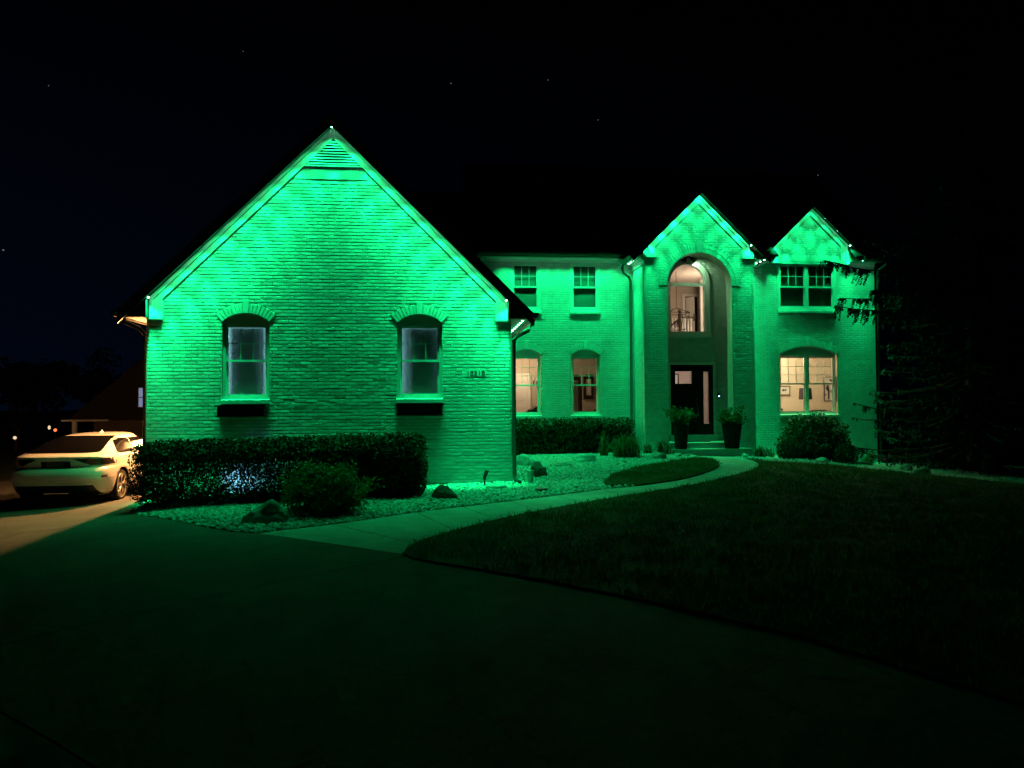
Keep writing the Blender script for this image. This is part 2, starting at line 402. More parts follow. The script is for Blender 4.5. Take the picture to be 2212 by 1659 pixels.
# pebbles: uncountable, one object per bed
ico_v = []; ph = (1+5**.5)/2
for s1 in (-1, 1):
    for s2 in (-1, 1): ico_v += [(0, s1, s2*ph), (s1, s2*ph, 0), (s1*ph, 0, s2)]
bm = bmesh.new(); bmesh.ops.create_icosphere(bm, subdivisions=1, radius=1.0); bm.verts.ensure_lookup_table()
IV = np.array([v.co[:] for v in bm.verts]); IF = np.array([[v.index for v in f.verts] for f in bm.faces]); bm.free()
def rotmats(n):
    q = rng.normal(size=(n, 4)); q /= np.linalg.norm(q, axis=1)[:, None]; w, x, y, z = q.T
    return np.stack([np.stack([1-2*(y*y+z*z), 2*(x*y-z*w), 2*(x*z+y*w)], 1), np.stack([2*(x*y+z*w), 1-2*(x*x+z*z), 2*(y*z-x*w)], 1), np.stack([2*(x*z-y*w), 2*(y*z+x*w), 1-2*(x*x+y*y)], 1)], 1)
def scatter(poly, dens, excl=()):
    P = np.array(poly); lo = P.min(0); hi = P.max(0); n = int((hi-lo).prod()*dens)
    X = rng.uniform(lo[0], hi[0], n); Y = rng.uniform(lo[1], hi[1], n); k = npin(X, Y, poly)
    for q in excl: k &= ~npin(X, Y, q)
    return X[k], Y[k]
def pebbles(poly, dens, s0, s1, excl=()):
    X, Y = scatter(poly, dens, excl); n = len(X)
    Z = np.array([zf(a, b) for a, b in zip(X, Y)]) - .012
    sc = rng.uniform(s0, s1, n)[:, None, None]*np.stack([rng.uniform(.8, 1.5, n), rng.uniform(.7, 1.1, n), rng.uniform(.4, .7, n)], 1)[:, None, :]
    V = IV[None]*sc*(1+rng.normal(0, .08, (n, len(IV), 1)))
    a = rng.uniform(0, 2*np.pi, n); t = rng.normal(0, .35, n); ca, sa, ct, st = np.cos(a), np.sin(a), np.cos(t), np.sin(t)
    x1 = V[..., 0]*ct[:, None]-V[..., 2]*st[:, None]; z1 = V[..., 0]*st[:, None]+V[..., 2]*ct[:, None]
    V = np.stack([x1*ca[:, None]-V[..., 1]*sa[:, None], x1*sa[:, None]+V[..., 1]*ca[:, None], z1], 2)
    V += np.stack([X, Y, Z+rng.uniform(0, .02, n)], 1)[:, None, :]
    Fa = (IF[None]+(np.arange(n)*len(IV))[:, None, None]).reshape(-1, 3)
    return npmesh('pebbles', V.reshape(-1, 3), Fa, 'pebble')
wingbox = [(-5.8,15.7),(1.63,15.7),(1.63,23),(-5.8,23)]
o = pebbles(bed, 430, .026, .050, [wingbox, island]); tag(o, 'pale rounded river gravel filling the front bed', 'gravel', kind='stuff')
o = pebbles(bedR, 260, .024, .046); tag(o, 'pale gravel strip below the right bushes', 'gravel', kind='stuff')

def blades(name, poly, dens, h0, h1, m, dz, excl=(), wid=.006):
    X, Y = scatter(poly, dens, excl); n = len(X)
    cl = np.array([noise.noise(Vector((a*1.7, b*1.7, 3)))+.6*noise.noise(Vector((a*6, b*6, 9))) for a, b in zip(X, Y)])
    keep = rng.random(n) < np.clip(.62+cl*.9, .12, 1); X, Y, cl = X[keep]+rng.normal(0, .03, keep.sum()), Y[keep]+rng.normal(0, .03, keep.sum()), cl[keep]; n = len(X)
    Z = np.array([zf(a, b) for a, b in zip(X, Y)]) + dz
    a = rng.uniform(0, 2*np.pi, n); h = rng.uniform(h0, h1, n)*(1+.45*cl)*np.where(rng.random(n) < .04, 1.6, 1.0); ln = rng.uniform(.1, .8, n)*h; b = rng.uniform(0, 2*np.pi, n)
    B = np.stack([X, Y, Z], 1); d = np.stack([np.cos(a), np.sin(a), 0*a], 1)*wid
    tip = B + np.stack([np.cos(b)*ln, np.sin(b)*ln, h], 1)
    V = np.stack([B-d, B+d, tip], 1).reshape(-1, 3)
    return npmesh(name, V, np.arange(n*3).reshape(-1, 3), m)
near_lawn = [(-.36,8.61)] + [p for p in walk_bot[1:] if p[1] < 19.9] + lawn_top[:6] + [(14,13),(9,7),(5,2),(3.9,2)] + [p for p in drive_edge[::-1] if p[1] > 2.5][:-1]
o = blades('grass', near_lawn, 800, .03, .075, 'leaf_lawn', .015, wid=.007); tag(o, 'short dark grass blades of the main lawn', 'grass', kind='stuff')
o = blades('grass', island, 1400, .03, .07, 'leaf_lawn', .025, wid=.007); tag(o, 'short grass blades on the small lawn patch', 'grass', kind='stuff')

# ================================================================== HOUSE
house = thing('house', 'two storey painted brick house lit green, with steep front gable wing and arched entry', 'house', (2.0, 16.0, 0))
BL, BH = .229, .0712
class Open:
    def __init__(s, c, hw, z0, zs, rise=0, t=0, sill=True, sillw=.04):
        s.c, s.hw, s.z0, s.zs, s.rise, s.t, s.sill, s.sillw = c, hw, z0, zs, rise, t, sill, sillw
        if rise: s.R = (hw*hw+rise*rise)/(2*rise); s.zc = zs+rise-s.R; s.th = math.asin(min(1, hw/s.R))
    def top(s, x):
        if not s.rise: return s.zs
        return s.zc+math.sqrt(max(0, s.R**2-(x-s.c)**2))
    def excl(s, z):
        if s.sill and s.z0-.095 < z < s.z0: return (s.c-s.hw-s.sillw, s.c+s.hw+s.sillw)
        if s.z0 <= z <= s.zs: return (s.c-s.hw, s.c+s.hw)
        if s.rise and s.zs < z:
            zo = s.zc+(s.R+s.t)*math.cos(s.th)
            if z < zo: h = (z-s.zc)*math.tan(s.th)
            else:
                q = (s.R+s.t)**2-(z-s.zc)**2
                if q <= 0: return None
                h = math.sqrt(q)
            return (s.c-h, s.c+h)
        return None
def front(y): return lambda s, d, z: (s, y-d, z)
def left_side(x): return lambda s, d, z: (x-d, s, z)       # faces -x
def right_side(x): return lambda s, d, z: (x+d, -s, z)     # faces +x, s runs along -y
def wall_sheet(name, place, s0, s1, zb, topf, opens, extra=(), m='mortar', thick=0.0):
    br = {s0, s1, *extra}
    for o in opens:
        br |= {o.c-o.hw, o.c+o.hw}
        if o.rise: br |= {o.c+o.hw*math.sin(a) for a in np.linspace(-math.pi/2, math.pi/2, 25)}
    br = sorted(b for b in br if s0-1e-6 <= b <= s1+1e-6)
    mb = MB()
    for a, b in zip(br, br[1:]):
        if b-a < 1e-5: continue
        mid = (a+b)/2; cur = (zb, zb)
        for o in sorted([o for o in opens if o.c-o.hw < mid < o.c+o.hw], key=lambda o: o.z0):
            if o.z0 > cur[0]+1e-4: mb.poly([place(a, 0, cur[0]), place(b, 0, cur[1]), place(b, 0, o.z0), place(a, 0, o.z0)])
            cur = (o.top(a), o.top(b))
        ta, tb = topf(a), topf(b)
        if ta > cur[0]+1e-4 or tb > cur[1]+1e-4:
            mb.poly([place(a, 0, cur[0]), place(b, 0, cur[1]), place(b, 0, tb), place(a, 0, ta)])
    return mb.build(name, m, house)
def brick_list(s0, s1, zb, zt, topf, opens, seed, extra_excl=None):
    rd = random.Random(seed); out = []; k = 0; z = zb
    while z < zt-.02:
        zm = z+BH/2; iv = []
        ss = np.linspace(s0, s1, 161); ok = [topf(s) >= zm+.01 for s in ss]
        if not any(ok): z += BH; k += 1; continue
        i0 = ok.index(True); i1 = len(ok)-1-ok[::-1].index(True)
        iv = [(ss[i0], ss[i1])]
        for o in opens:
            e = o.excl(zm)
            if e: iv = [q for (a, b) in iv for q in ((a, min(b, e[0])), (max(a, e[1]), b)) if q[1]-q[0] > .03]
        if extra_excl:
            for e in extra_excl(zm): iv = [q for (a, b) in iv for q in ((a, min(b, e[0])), (max(a, e[1]), b)) if q[1]-q[0] > .03]
        off = (k % 2)*BL/2 + rd.uniform(-.012, .012)
        dzc = rd.uniform(-.0015, .0015)
        for a, b in iv:
            j = math.floor((a-off)/BL)
            while off+j*BL < b:
                sa = max(a, off+j*BL); sb = min(b, off+(j+1)*BL); j += 1
                if sb-sa > .02: out.append((sa, sb, z+dzc, z+BH+dzc, sb-sa > BL-.001))
        z += BH; k += 1
    return out
def brick_geo(L, place, rd):
    mb = MB()
    for sa, sb, za, zb, full in L: add_brick(mb, sa, sb, za, zb, place, rd)
    return mb
def add_brick(mb, sa, sb, za, zb, place, rd):
    d = .012+rd.uniform(-.0008, .0008)+(rd.random() < .03)*rd.uniform(-.003, .002)
    gz, gs = .0058+rd.uniform(-.001, .0015), rd.choice((.003, .0045, .006))
    cz, cs = .006, .004
    t1, t2, t3 = rd.uniform(-.0005, .0005), rd.uniform(-.0005, .0005), rd.gauss(0, .0004)
    w1, w2 = rd.uniform(-.0008, .0008), rd.uniform(-.0008, .0008)
    a, b, c, e = sa+gs, sb-gs, za+gz, zb-gz
    A = [place(a, 0, c+w1), place(b, 0, c+w2), place(b, 0, e+w2), place(a, 0, e+w1)]
    Bq = [place(a+cs, d+t1-t3, c+cz+w1), place(b-cs, d+t2-t3, c+cz+w2), place(b-cs, d+t2+t3, e-cz+w2), place(a+cs, d+t1+t3, e-cz+w1)]
    i = len(mb.v); mb.v += A+Bq
    mb.f += [(i+4, i+5, i+6, i+7), (i, i+1, i+5, i+4), (i+1, i+2, i+6, i+5), (i+2, i+3, i+7, i+6), (i+3, i, i+4, i+7)]
BRICK_LEFT = [300]
def brickwork(sheet, place, s0, s1, zb, zt, topf, opens, seed, near=None, extra=None):
    L = brick_list(s0, s1, zb, zt, topf, opens, seed, extra); rd = random.Random(seed+99)
    if near and BRICK_LEFT[0] > 0:
        full = sorted([q for q in L if q[4]], key=lambda q: ((q[0]+q[1])/2-near[0])**2+((q[2]+q[3])/2-near[1])**2)[:BRICK_LEFT[0]]
        BRICK_LEFT[0] -= len(full); ids = set(map(id, full)); L = [q for q in L if id(q) not in ids]
        protos = []
        for k in range(6):
            mb = MB(); add_brick(mb, -BL/2, BL/2, -BH/2, BH/2, place_local(place), rd)
            me = bpy.data.meshes.new('brick'); me.from_pydata(mb.v, [], mb.f); me.materials.append(MATS['brick']); protos.append(me)
        for q in full:
            b = bpy.data.objects.new('brick', rd.choice(protos)); COL.objects.link(b); b.parent = sheet
            b.location = place((q[0]+q[1])/2, rd.uniform(0, .002), (q[2]+q[3])/2)
    o = brick_geo(L, place, rd).build('brickwork', 'brick', sheet); o['kind'] = 'stuff'
def place_local(place):
    z0 = Vector(place(0, 0, 0))
    return lambda s, d, z: tuple(Vector(place(s, d, z))-z0)
def arch(place, o, n, tname='arch', rings=1, key=(.075, .055, .06), proud=.022, keyproud=.035):
    # voussoirs standing proud of the wall, one object each, on a mortar backing
    bk = MB(); aa = np.linspace(-o.th, o.th, 25); T = o.t
    def pt(a, r, d): return place(o.c+r*math.sin(a), d, o.zc+r*math.cos(a))
    for a, b in zip(aa, aa[1:]): bk.poly([pt(a, o.R, .006), pt(b, o.R, .006), pt(b, o.R+T, .006), pt(a, o.R+T, .006)])
    for a, b in zip(aa, aa[1:]): bk.poly([pt(a, o.R, .006), pt(a, o.R, -.06), pt(b, o.R, -.06), pt(b, o.R, .006)])
    back = bk.build(tname, 'mortar', house)
    kt = key[0]/(o.R+T)
    for rg in range(rings):
        r0_, r1_ = o.R+T*rg/rings, o.R+T*(rg+1)/rings-.006
        for s in (-1, 1):
            th0 = kt*1.02 if key else 0
            for k in range(n):
                a = th0+(o.th-th0)*(k+.06)/n; b = th0+(o.th-th0)*(k+.94)/n; a, b = s*a, s*b
                if s < 0: a, b = b, a
                p = proud+random.uniform(-.004, .004)
                mb = MB(); i0 = [pt(a, r0_, .0), pt(b, r0_, .0), pt(b, r1_, .0), pt(a, r1_, .0)]
                c = .006
                i1 = [pt(a+c/r1_, r0_+c, p), pt(b-c/r1_, r0_+c, p), pt(b-c/r1_, r1_-c, p), pt(a+c/r1_, r1_-c, p)]
                mb.v = i0+i1; mb.f = [(4, 5, 6, 7), (0, 1, 5, 4), (1, 2, 6, 5), (2, 3, 7, 6), (3, 0, 4, 7)]
                mb.build('voussoir', 'brick', back)
    h0, h1, e = key[0], key[1], key[2]
    zb_, zt_ = o.zc+o.R-.004, o.zc+o.R+T+e
    mb = MB(); q0 = [place(o.c-h1, 0, zb_), place(o.c+h1, 0, zb_), place(o.c+h0, 0, zt_), place(o.c-h0, 0, zt_)]
    c = .008; q1 = [place(o.c-h1+c, keyproud, zb_+c), place(o.c+h1-c, keyproud, zb_+c), place(o.c+h0-c, keyproud, zt_-c), place(o.c-h0+c, keyproud, zt_-c)]
    mb.v = q0+q1; mb.f = [(4, 5, 6, 7), (0, 1, 5, 4), (1, 2, 6, 5), (2, 3, 7, 6), (3, 0, 4, 7)]
    mb.build('keystone', 'trim', back)
    return back
def brick_sill(c, hw, z, y, n):
    s = part('brick_sill', 'mortar', house, lambda b: b.box(c-hw, c+hw, y-.035, y+.1, z-.09, z-.006))
    for k in range(n):
        a = c-hw+2*hw*k/n
        part('sill_brick', 'brick', s, lambda b: b.prism_x([(y-.055, z-.088), (y-.055, z-.012), (y-.045, z-.002), (y+.06, z+.004), (y+.06, z-.088)], a+.003, a+2*hw/n-.003))
def ring(b, x0, x1, z0, z1, y0, y1, w, wb=None, wt=None):
    wb = wb or w; wt = wt or w
    b.box(x0, x0+w, y0, y1, z0, z1); b.box(x1-w, x1, y0, y1, z0, z1)
    b.box(x0+w, x1-w, y0, y1, z0, z0+wb); b.box(x0+w, x1-w, y0, y1, z1-wt, z1)
def window(c, hw, z0, z1, y, units=1, rows=2, m='vinyl', blind=False, casing=.055, zm=None, recess=.045, sticker=None, grid=True, wl=''):
    y = y+recess
    fr = MB(); ring(fr, c-hw, c+hw, z0, z1, y, y+.11, casing)
    xs = [(c-hw+casing, c+hw-casing)]
    if units == 2:
        fr.box(c-.05, c+.05, y, y+.11, z0+casing, z1-casing); xs = [(c-hw+casing, c-.05), (c+.05, c+hw-casing)]
    w = fr.build('window', m, house)
    zm = zm or (z0+z1)/2
    for xa, xb in xs:
        zl, zu = z0+casing, z1-casing
        part('sash', m, w, lambda b: ring(b, xa, xb, zm-.02, zu, y+.022, y+.052, .038, .042, .04))
        part('sash', m, w, lambda b: ring(b, xa, xb, zl, zm+.02, y+.056, y+.086, .038, .05, .042))
        part('pane', 'glass', w, lambda b: b.poly([(xa+.03, y+.037, zm+.01), (xb-.03, y+.037, zm+.01), (xb-.03, y+.037, zu-.03), (xa+.03, y+.037, zu-.03)]))
        part('pane', 'glass', w, lambda b: b.poly([(xa+.03, y+.071, zl+.04), (xb-.03, y+.071, zl+.04), (xb-.03, y+.071, zm-.01), (xa+.03, y+.071, zm-.01)]))
        ga, gb, gl, gu = xa+.038, xb-.038, zm+.022, zu-.04
        for k in (1, 2):
            xx = ga+(gb-ga)*k/3; part('muntin', m, w, lambda b: b.box(xx-.008, xx+.008, y+.028, y+.046, gl, gu))
        for k in range(1, rows):
            zz = gl+(gu-gl)*k/rows; part('muntin', m, w, lambda b: b.box(ga, gb, y+.029, y+.045, zz-.008, zz+.008))
        if blind:
            bl = MB(); zz = zl+.06
            while zz < zu-.02:
                t = R(66+random.uniform(-3, 3)); cy, sy = .024*math.cos(t), .024*math.sin(t)
                bl.poly([(xa+.03, y+.115-cy, zz-sy), (xb-.03, y+.115-cy, zz-sy), (xb-.03, y+.115+cy, zz+sy), (xa+.03, y+.115+cy, zz+sy)])
                zz += .044
            bo = bl.build('blind', 'blind', w); bo['kind'] = 'stuff'
    if sticker:
        part('sticker', 'black', w, lambda b: b.prism([(sticker[0]+.035*math.cos(a), sticker[1]+.035*math.sin(a)) for a in np.linspace(0, 2*math.pi, 16, endpoint=False)], y+.060, y+.066))
    return w
def tympanum(o, y, zl, m='trim'):
    aa = np.linspace(-o.th, o.th, 17)
    mb = MB(); top = [(o.c+o.R*math.sin(a), o.zc+o.R*math.cos(a)) for a in aa]
    for (xa, za), (xb, zb_) in zip(top, top[1:]): mb.poly([(xa, y+.06, zl), (xb, y+.06, zl), (xb, y+.06, zb_), (xa, y+.06, za)])
    return mb.build('arch_panel', m, house)
def room(name, x0, x1, y0, y1, z0, z1, mw, mc=None, mf=None):
    r = part(name, mw, house, lambda b: (b.poly([(x0,y1,z0),(x1,y1,z0),(x1,y1,z1),(x0,y1,z1)]), b.poly([(x0,y0,z0),(x0,y1,z0),(x0,y1,z1),(x0,y0,z1)]), b.poly([(x1,y0,z0),(x1,y0,z1),(x1,y1,z1),(x1,y1,z0)])))
    part('ceiling', mc or mw, r, lambda b: b.poly([(x0,y0,z1),(x0,y1,z1),(x1,y1,z1),(x1,y0,z1)]))
    part('floor', mf or 'floor_wood', r, lambda b: b.poly([(x0,y0,z0),(x1,y0,z0),(x1,y1,z0),(x0,y1,z0)]))
    return r

# ---- garage wing, gable to the front
WY, WX0, WX1, WC = 15.7, -5.8, 1.63, -2.085
wtop = lambda s: 7.46-1.0*abs(s-WC)-.1
wins = [Open(-3.85, .47, 1.74, 3.34, .18, .21), Open(-.30, .47, 1.74, 3.34, .18, .21)]
vent_b, vent_a, vent_h = 6.60, 7.21, .60
def vent_excl(z):
    if 6.33 < z: return [(WC-.62-max(0, (6.6-z))*1.0-.2, WC+.62+.2)]
    return []
sh = wall_sheet('brick_wall', front(WY), WX0, WX1, -.6, wtop, wins, extra=[WC])
brickwork(sh, front(WY), WX0, WX1, -.25, 6.32, wtop, wins, 1, near=(.75, 1.55))
# soldier course under the vent
sc_ = part('soldier_course', 'mortar', house, lambda b: b.box(WC-.80, WC+.80, WY-.004, WY+.01, 6.325, 6.60))
for k in range(20):
    xa = WC-.78+k*.078
    if 7.36-abs(xa+.04-WC) < 6.62+.0: continue
    part('soldier_brick', 'brick', sc_, lambda b: b.prism_x([(WY-.004, 6.335), (WY-.016, 6.342), (WY-.016, 6.582), (WY-.004, 6.59)], xa+.003, xa+.074))
for o in wins:
    arch(front(WY), o, 7); tympanum(o, WY, 3.30)
    brick_sill(o.c, .49, o.z0, WY, 12)
    w = window(o.c, .47, 1.74, 3.33, WY, rows=2, zm=2.54, casing=.06, recess=.05)
    # privacy film on the glass and an insulation board a hand behind it
    part('window_film', 'frosted', w, lambda b: b.poly([(o.c-.38, WY+.15, 1.82), (o.c+.38, WY+.15, 1.82), (o.c+.38, WY+.15, 3.27), (o.c-.38, WY+.15, 3.27)]))
    dx = .0 if o.c < -2 else .035
    part('insulation_board', 'garage_in', w, lambda b: b.box(o.c-.33+dx, o.c+.33+dx*1.6, WY+.24, WY+.27, 1.70, 3.21))
    part('window_jamb', 'garage_in', w, lambda b: (b.box(o.c-.48, o.c-.43, WY+.165, WY+.30, 1.70, 3.36), b.box(o.c+.43, o.c+.48, WY+.165, WY+.30, 1.70, 3.36), b.box(o.c-.43, o.c+.43, WY+.165, WY+.30, 3.31, 3.36)))
# gable vent
vent = part('gable_vent', 'frame_dark', house, lambda b: b.prism([(WC-.66, 6.60), (WC+.66, 6.60), (WC, 7.26)], WY-.006, WY+.02))
part('vent_frame', 'trim', vent, lambda b: b.box(WC-.70, WC+.70, WY-.045, WY-.002, 6.60, 6.628))
for k in range(9):
    z = 6.655+k*.058; h = 7.24-z-.03
    if h > .03: part('slat', 'trim', vent, lambda b: b.prism_x([(WY-.050, z-.008), (WY-.047, z+.006), (WY-.008, z+.034), (WY-.008, z+.022)], WC-h, WC+h))
def gable_frieze(c, half, ztop, slope, y, foot_z, wid=.265, inner=.23, ext=.07, proud=.05):
    # built-up rake board: wide board, a thinner crown on its upper edge, drop ends and feet
    zo = ztop-slope*half
    hi = half-inner; zi = ztop-wid-slope*hi
    for s in (-1, 1):
        f = lambda x: c+s*x
        board = part('rake_board', 'trim', house, lambda b: b.prism([(f(half), foot_z), (f(hi), foot_z), (f(hi), zi), (f(0), ztop-wid), (f(0), ztop), (f(half), zo)][::s], y-proud, y-.002))
        part('crown_moulding', 'trim', board, lambda b: b.prism([(f(half+.012), foot_z+.11), (f(half-.055), foot_z+.11), (f(half-.055), zo-.07+.055*slope-.03), (f(0), ztop-.085), (f(0), ztop+.005), (f(half+.012), zo-.01)][::s], y-proud-.035, y-proud-.001))
        part('board_foot', 'trim', board, lambda b: b.box(min(f(hi-.012), f(half+ext)), max(f(hi-.012), f(half+ext)), y-proud-.045, y+.0, foot_z-.025, foot_z+.10))
gable_frieze(WC, 3.63, 7.46, 1.0, WY, 3.40)
# roof of the wing
RZ, RS = 7.62, .985
wr = MB()
E0, E1 = -6.24, 2.06
ze = RZ-RS*(WC-E0)
wr.slab([(E0,15.33,ze),(WC,15.33,RZ),(WC,27.2,RZ),(E0,27.2,ze)], .06); wr.slab([(WC,15.33,RZ),(E1,15.33,RZ-RS*(E1-WC)),(E1,27.2,RZ-RS*(E1-WC)),(WC,27.2,RZ)], .06)
roofw = wr.build('roof', 'roof', house)
for s, e in ((-1, E0), (1, E1)):
    zz = RZ-RS*abs(e-WC)
    part('rake_fascia', 'fascia', roofw, lambda b: b.prism([(WC, RZ-.065), (WC, RZ-.27), (e, zz-.27), (e, zz-.065)][::s], 15.34, 15.40))
    part('rake_soffit', 'fascia', roofw, lambda b: b.prism([(WC, RZ-.17), (WC, RZ-.19), (e-s*.1, zz-.09), (e-s*.1, zz-.07)][::s], 15.40, WY))
    wx = WX0 if s < 0 else WX1
    part('eave_soffit', 'soffit', roofw, lambda b: b.box(min(wx, e), max(wx, e), 15.41, 27, zz-.10, zz-.085))
    part('eave_box', 'fascia', roofw, lambda b: b.prism([(e, zz-.02), (e, zz-.13), (wx+s*-.08, zz-.13), (wx+s*-.08, zz+.35)][::-s], 15.41, 15.60))
    part('gutter', 'gutter', house, lambda b: b.prism([(e-s*.0, zz-.02), (e+s*.12, zz-.02), (e+s*.12, zz-.06), (e+s*.07, zz-.13), (e, zz-.13)][::-s], 15.30, 22.7 if s > 0 else 27))
# wing sides
tl = lambda s: 3.62
shl = wall_sheet('brick_wall', left_side(WX0), 15.7, 26.5, -1, tl, []); brickwork(shl, left_side(WX0), 15.7, 20, -.35, 3.5, tl, [], 5)
shr = wall_sheet('brick_wall', right_side(WX1), -22.8, -15.7, -1, tl, []); brickwork(shr, right_side(WX1), -22.8, -15.7, -.15, 3.5, tl, [], 6)
room('garage_room', -5.6, 1.45, 15.88, 22.0, -.05, 3.25, 'garage_in', mf='concrete')
part('inner_wall', 'garage_in', house, lambda b: (b.box(-5.65,-4.33,15.86,15.9,-.05,3.4), b.box(-3.37,-.78,15.86,15.9,-.05,3.4), b.box(.18,1.5,15.86,15.9,-.05,3.4), b.box(-4.33,-3.37,15.86,15.9,-.05,1.72), b.box(-.78,.18,15.86,15.9,-.05,1.72), b.box(-4.33,-3.37,15.86,15.9,3.36,3.4), b.box(-.78,.18,15.86,15.9,3.36,3.4)))
# downspout of the wing's right eave
dsm = MB().tube([(2.08,15.42,3.40),(2.06,15.42,3.28),(1.98,15.44,3.16),(1.78,15.55,3.06),(1.69,15.60,2.96),(1.68,15.61,2.8),(1.68,15.61,.15),(1.70,15.56,.02),(1.78,15.44,-.03)], .045, 8)
dsm.build('downspout', 'gutter', house, True)
part('downspout', 'gutter', house, lambda b: b.tube([(-6.2,15.6,3.42),(-6.18,15.6,3.3),(-5.95,15.66,3.2),(-5.86,15.74,3.1),(-5.86,15.78,2.9),(-5.86,15.78,-.2)], .042, 8), True)

# ---- main block
MY, MX0, MX1 = 22.8, 1.30, 14.35
BX0, BX1, BC, BY = 6.26, 9.70, 7.98, 21.6
DC, DH = 12.16, 1.245
mtop = lambda s: 6.25
lw = [Open(2.84, .455, 1.26, 3.14, .18, .21), Open(4.715, .455, 1.26, 3.14, .18, .21)]
uw = [Open(2.84, .455, 4.52, 6.02, sill=True), Open(4.715, .455, 4.52, 6.02, sill=True)]
sh = wall_sheet('brick_wall', front(MY), MX0, BX0, -.5, mtop, lw+uw)
brickwork(sh, front(MY), MX0, BX0, -.1, 6.2, mtop, lw+uw, 2)
dtop = lambda s: max(6.25, 7.96-.97*abs(s-DC)-.06) if abs(s-DC) < 1.9 else 6.25
rw = [Open(12.03, .97, 1.23, 3.17, .26, .22), Open(12.03, .985, 4.60, 6.12)]
sh = wall_sheet('brick_wall', front(MY), BX1, MX1, -.8, dtop, rw, extra=list(np.linspace(DC-1.7, DC+1.7, 15)))
brickwork(sh, front(MY), BX1, MX1, -.5, 7.85, dtop, rw, 3)
for o in lw:
    arch(front(MY), o, 8); tympanum(o, MY, 3.09); brick_sill(o.c, .49, o.z0, MY, 12)
window(2.84, .455, 1.26, 3.12, MY, rows=3, zm=2.20)
window(4.715, .455, 1.26, 3.12, MY, rows=3, zm=2.20, sticker=(5.03, 1.40))
for o in uw:
    brick_sill(o.c, .49, o.z0, MY, 12)
    part('window_casing', 'trim', house, lambda b: ring(b, o.c-.475, o.c+.475, 4.52, 6.055, MY-.025, MY+.03, .04))
    window(o.c, .44, 4.55, 6.02, MY, rows=2, blind=True, recess=.0, zm=5.27)
arch(front(MY), rw[0], 13); tympanum(rw[0], MY, 3.12); brick_sill(12.03, 1.0, 1.23, MY, 24)
window(12.03, .97, 1.23, 3.15, MY, units=2, rows=3, zm=2.22, sticker=(11.19, 1.39), recess=.08)
brick_sill(12.03, 1.0, 4.60, MY, 24)
part('window_casing', 'trim', house, lambda b: ring(b, 11.03, 13.03, 4.60, 6.15, MY-.025, MY+.03, .04))
window(12.03, .96, 4.63, 6.12, MY, units=2, rows=2, blind=True, recess=.0, zm=5.36)
sd = part('soldier_course', 'mortar', house, lambda b: b.box(11.05, 13.05, MY-.004, MY+.006, 6.17, 6.36))
for k in range(26):
    xa = 11.06+k*.0765; part('soldier_brick', 'brick', sd, lambda b: b.prism_x([(MY-.005, 6.175), (MY-.024, 6.182), (MY-.024, 6.345), (MY-.005, 6.352)], xa+.003, xa+.072))
# frieze under the main eave
for a, b_ in ((1.45, BX0-.02), (BX1+.02, DC-DH-.04), (DC+DH+.04, MX1)):
    fb = part('frieze_board', 'trim', house, lambda b: b.box(a, b_, MY-.045, MY-.002, 6.03, 6.17))
    part('crown_moulding', 'trim', fb, lambda b: b.prism_x([(MY-.046, 6.11), (MY-.11, 6.165), (MY-.046, 6.165)], a, b_))
gable_frieze(DC, DH, 7.96, .97, MY, 6.13, wid=.25, inner=.20, ext=.05, proud=.06)
tr = lambda s: 6.2
sr = wall_sheet('brick_wall', right_side(MX1), -31.5, -22.8, -1.2, lambda s: 10.4-.86*abs(s+27.2), [], extra=[-27.2])
brickwork(sr, right_side(MX1), -26, -22.8, -.5, 6.3, lambda s: 10.4-.86*abs(s+27.2), [], 8)
part('back_wall', 'mortar', house, lambda b: (b.poly([(MX0,31.5,-1),(MX1,31.5,-1),(MX1,31.5,6.4),(MX0,31.5,6.4)]), b.poly([(MX0,22.8,3),(MX0,31.5,3),(MX0,31.5,6.4),(MX0,27.2,10.4),(MX0,22.8,6.4)]), b.poly([(-5.8,26.5,-1),(1.3,26.5,-1),(1.3,26.5,7.2),(-5.8,26.5,3.6)])))
# main roof: front and back slopes, lower roof behind the wing
SL = (10.55-6.30)/(27.2-22.32)
mr = MB(); X0, X1 = 1.03, 14.57
for a, b_, yf in ((X0, DC-1.30, 22.32), (DC-1.30, DC+1.30, 22.95), (DC+1.30, X1, 22.32)):
    zz = 6.30+SL*(yf-22.32); mr.slab([(a,yf,zz),(b_,yf,zz),(b_,27.2,10.55),(a,27.2,10.55)], .07)
mr.slab([(X0,27.2,10.55),(X1,27.2,10.55),(X1,32.0,6.35),(X0,32.0,6.35)], .07)
roofm = mr.build('roof', 'roof', house)
part('roof_slope', 'roof', roofm, lambda b: (b.slab([(-6.2,22.3,5.2),(1.03,22.3,5.2),(1.03,27.2,9.46),(-6.2,27.2,9.46)], .07), b.slab([(-6.2,27.2,9.46),(1.03,27.2,9.46),(1.03,31,6.1),(-6.2,31,6.1)], .07)))
part('rake_fascia', 'fascia', roofm, lambda b: b.prism_x([(22.34,6.22),(27.2,10.47),(27.2,10.27),(22.34,6.02+.1)], X1-.04, X1+.005))
for a, b_ in ((X0+.3, 5.80), (10.2, DC-DH-.25), (DC+DH+.30, X1)):
    part('eave_soffit', 'soffit', roofm, lambda b: b.box(a, b_, 22.36, MY, 6.175, 6.19))
    part('fascia_board', 'fascia', roofm, lambda b: b.box(a, b_, 22.33, 22.36, 6.13, 6.26))
    part('gutter', 'gutter', house, lambda b: b.prism_x([(22.33,6.27),(22.33,6.15),(22.27,6.15),(22.22,6.20),(22.21,6.27)], a, b_))
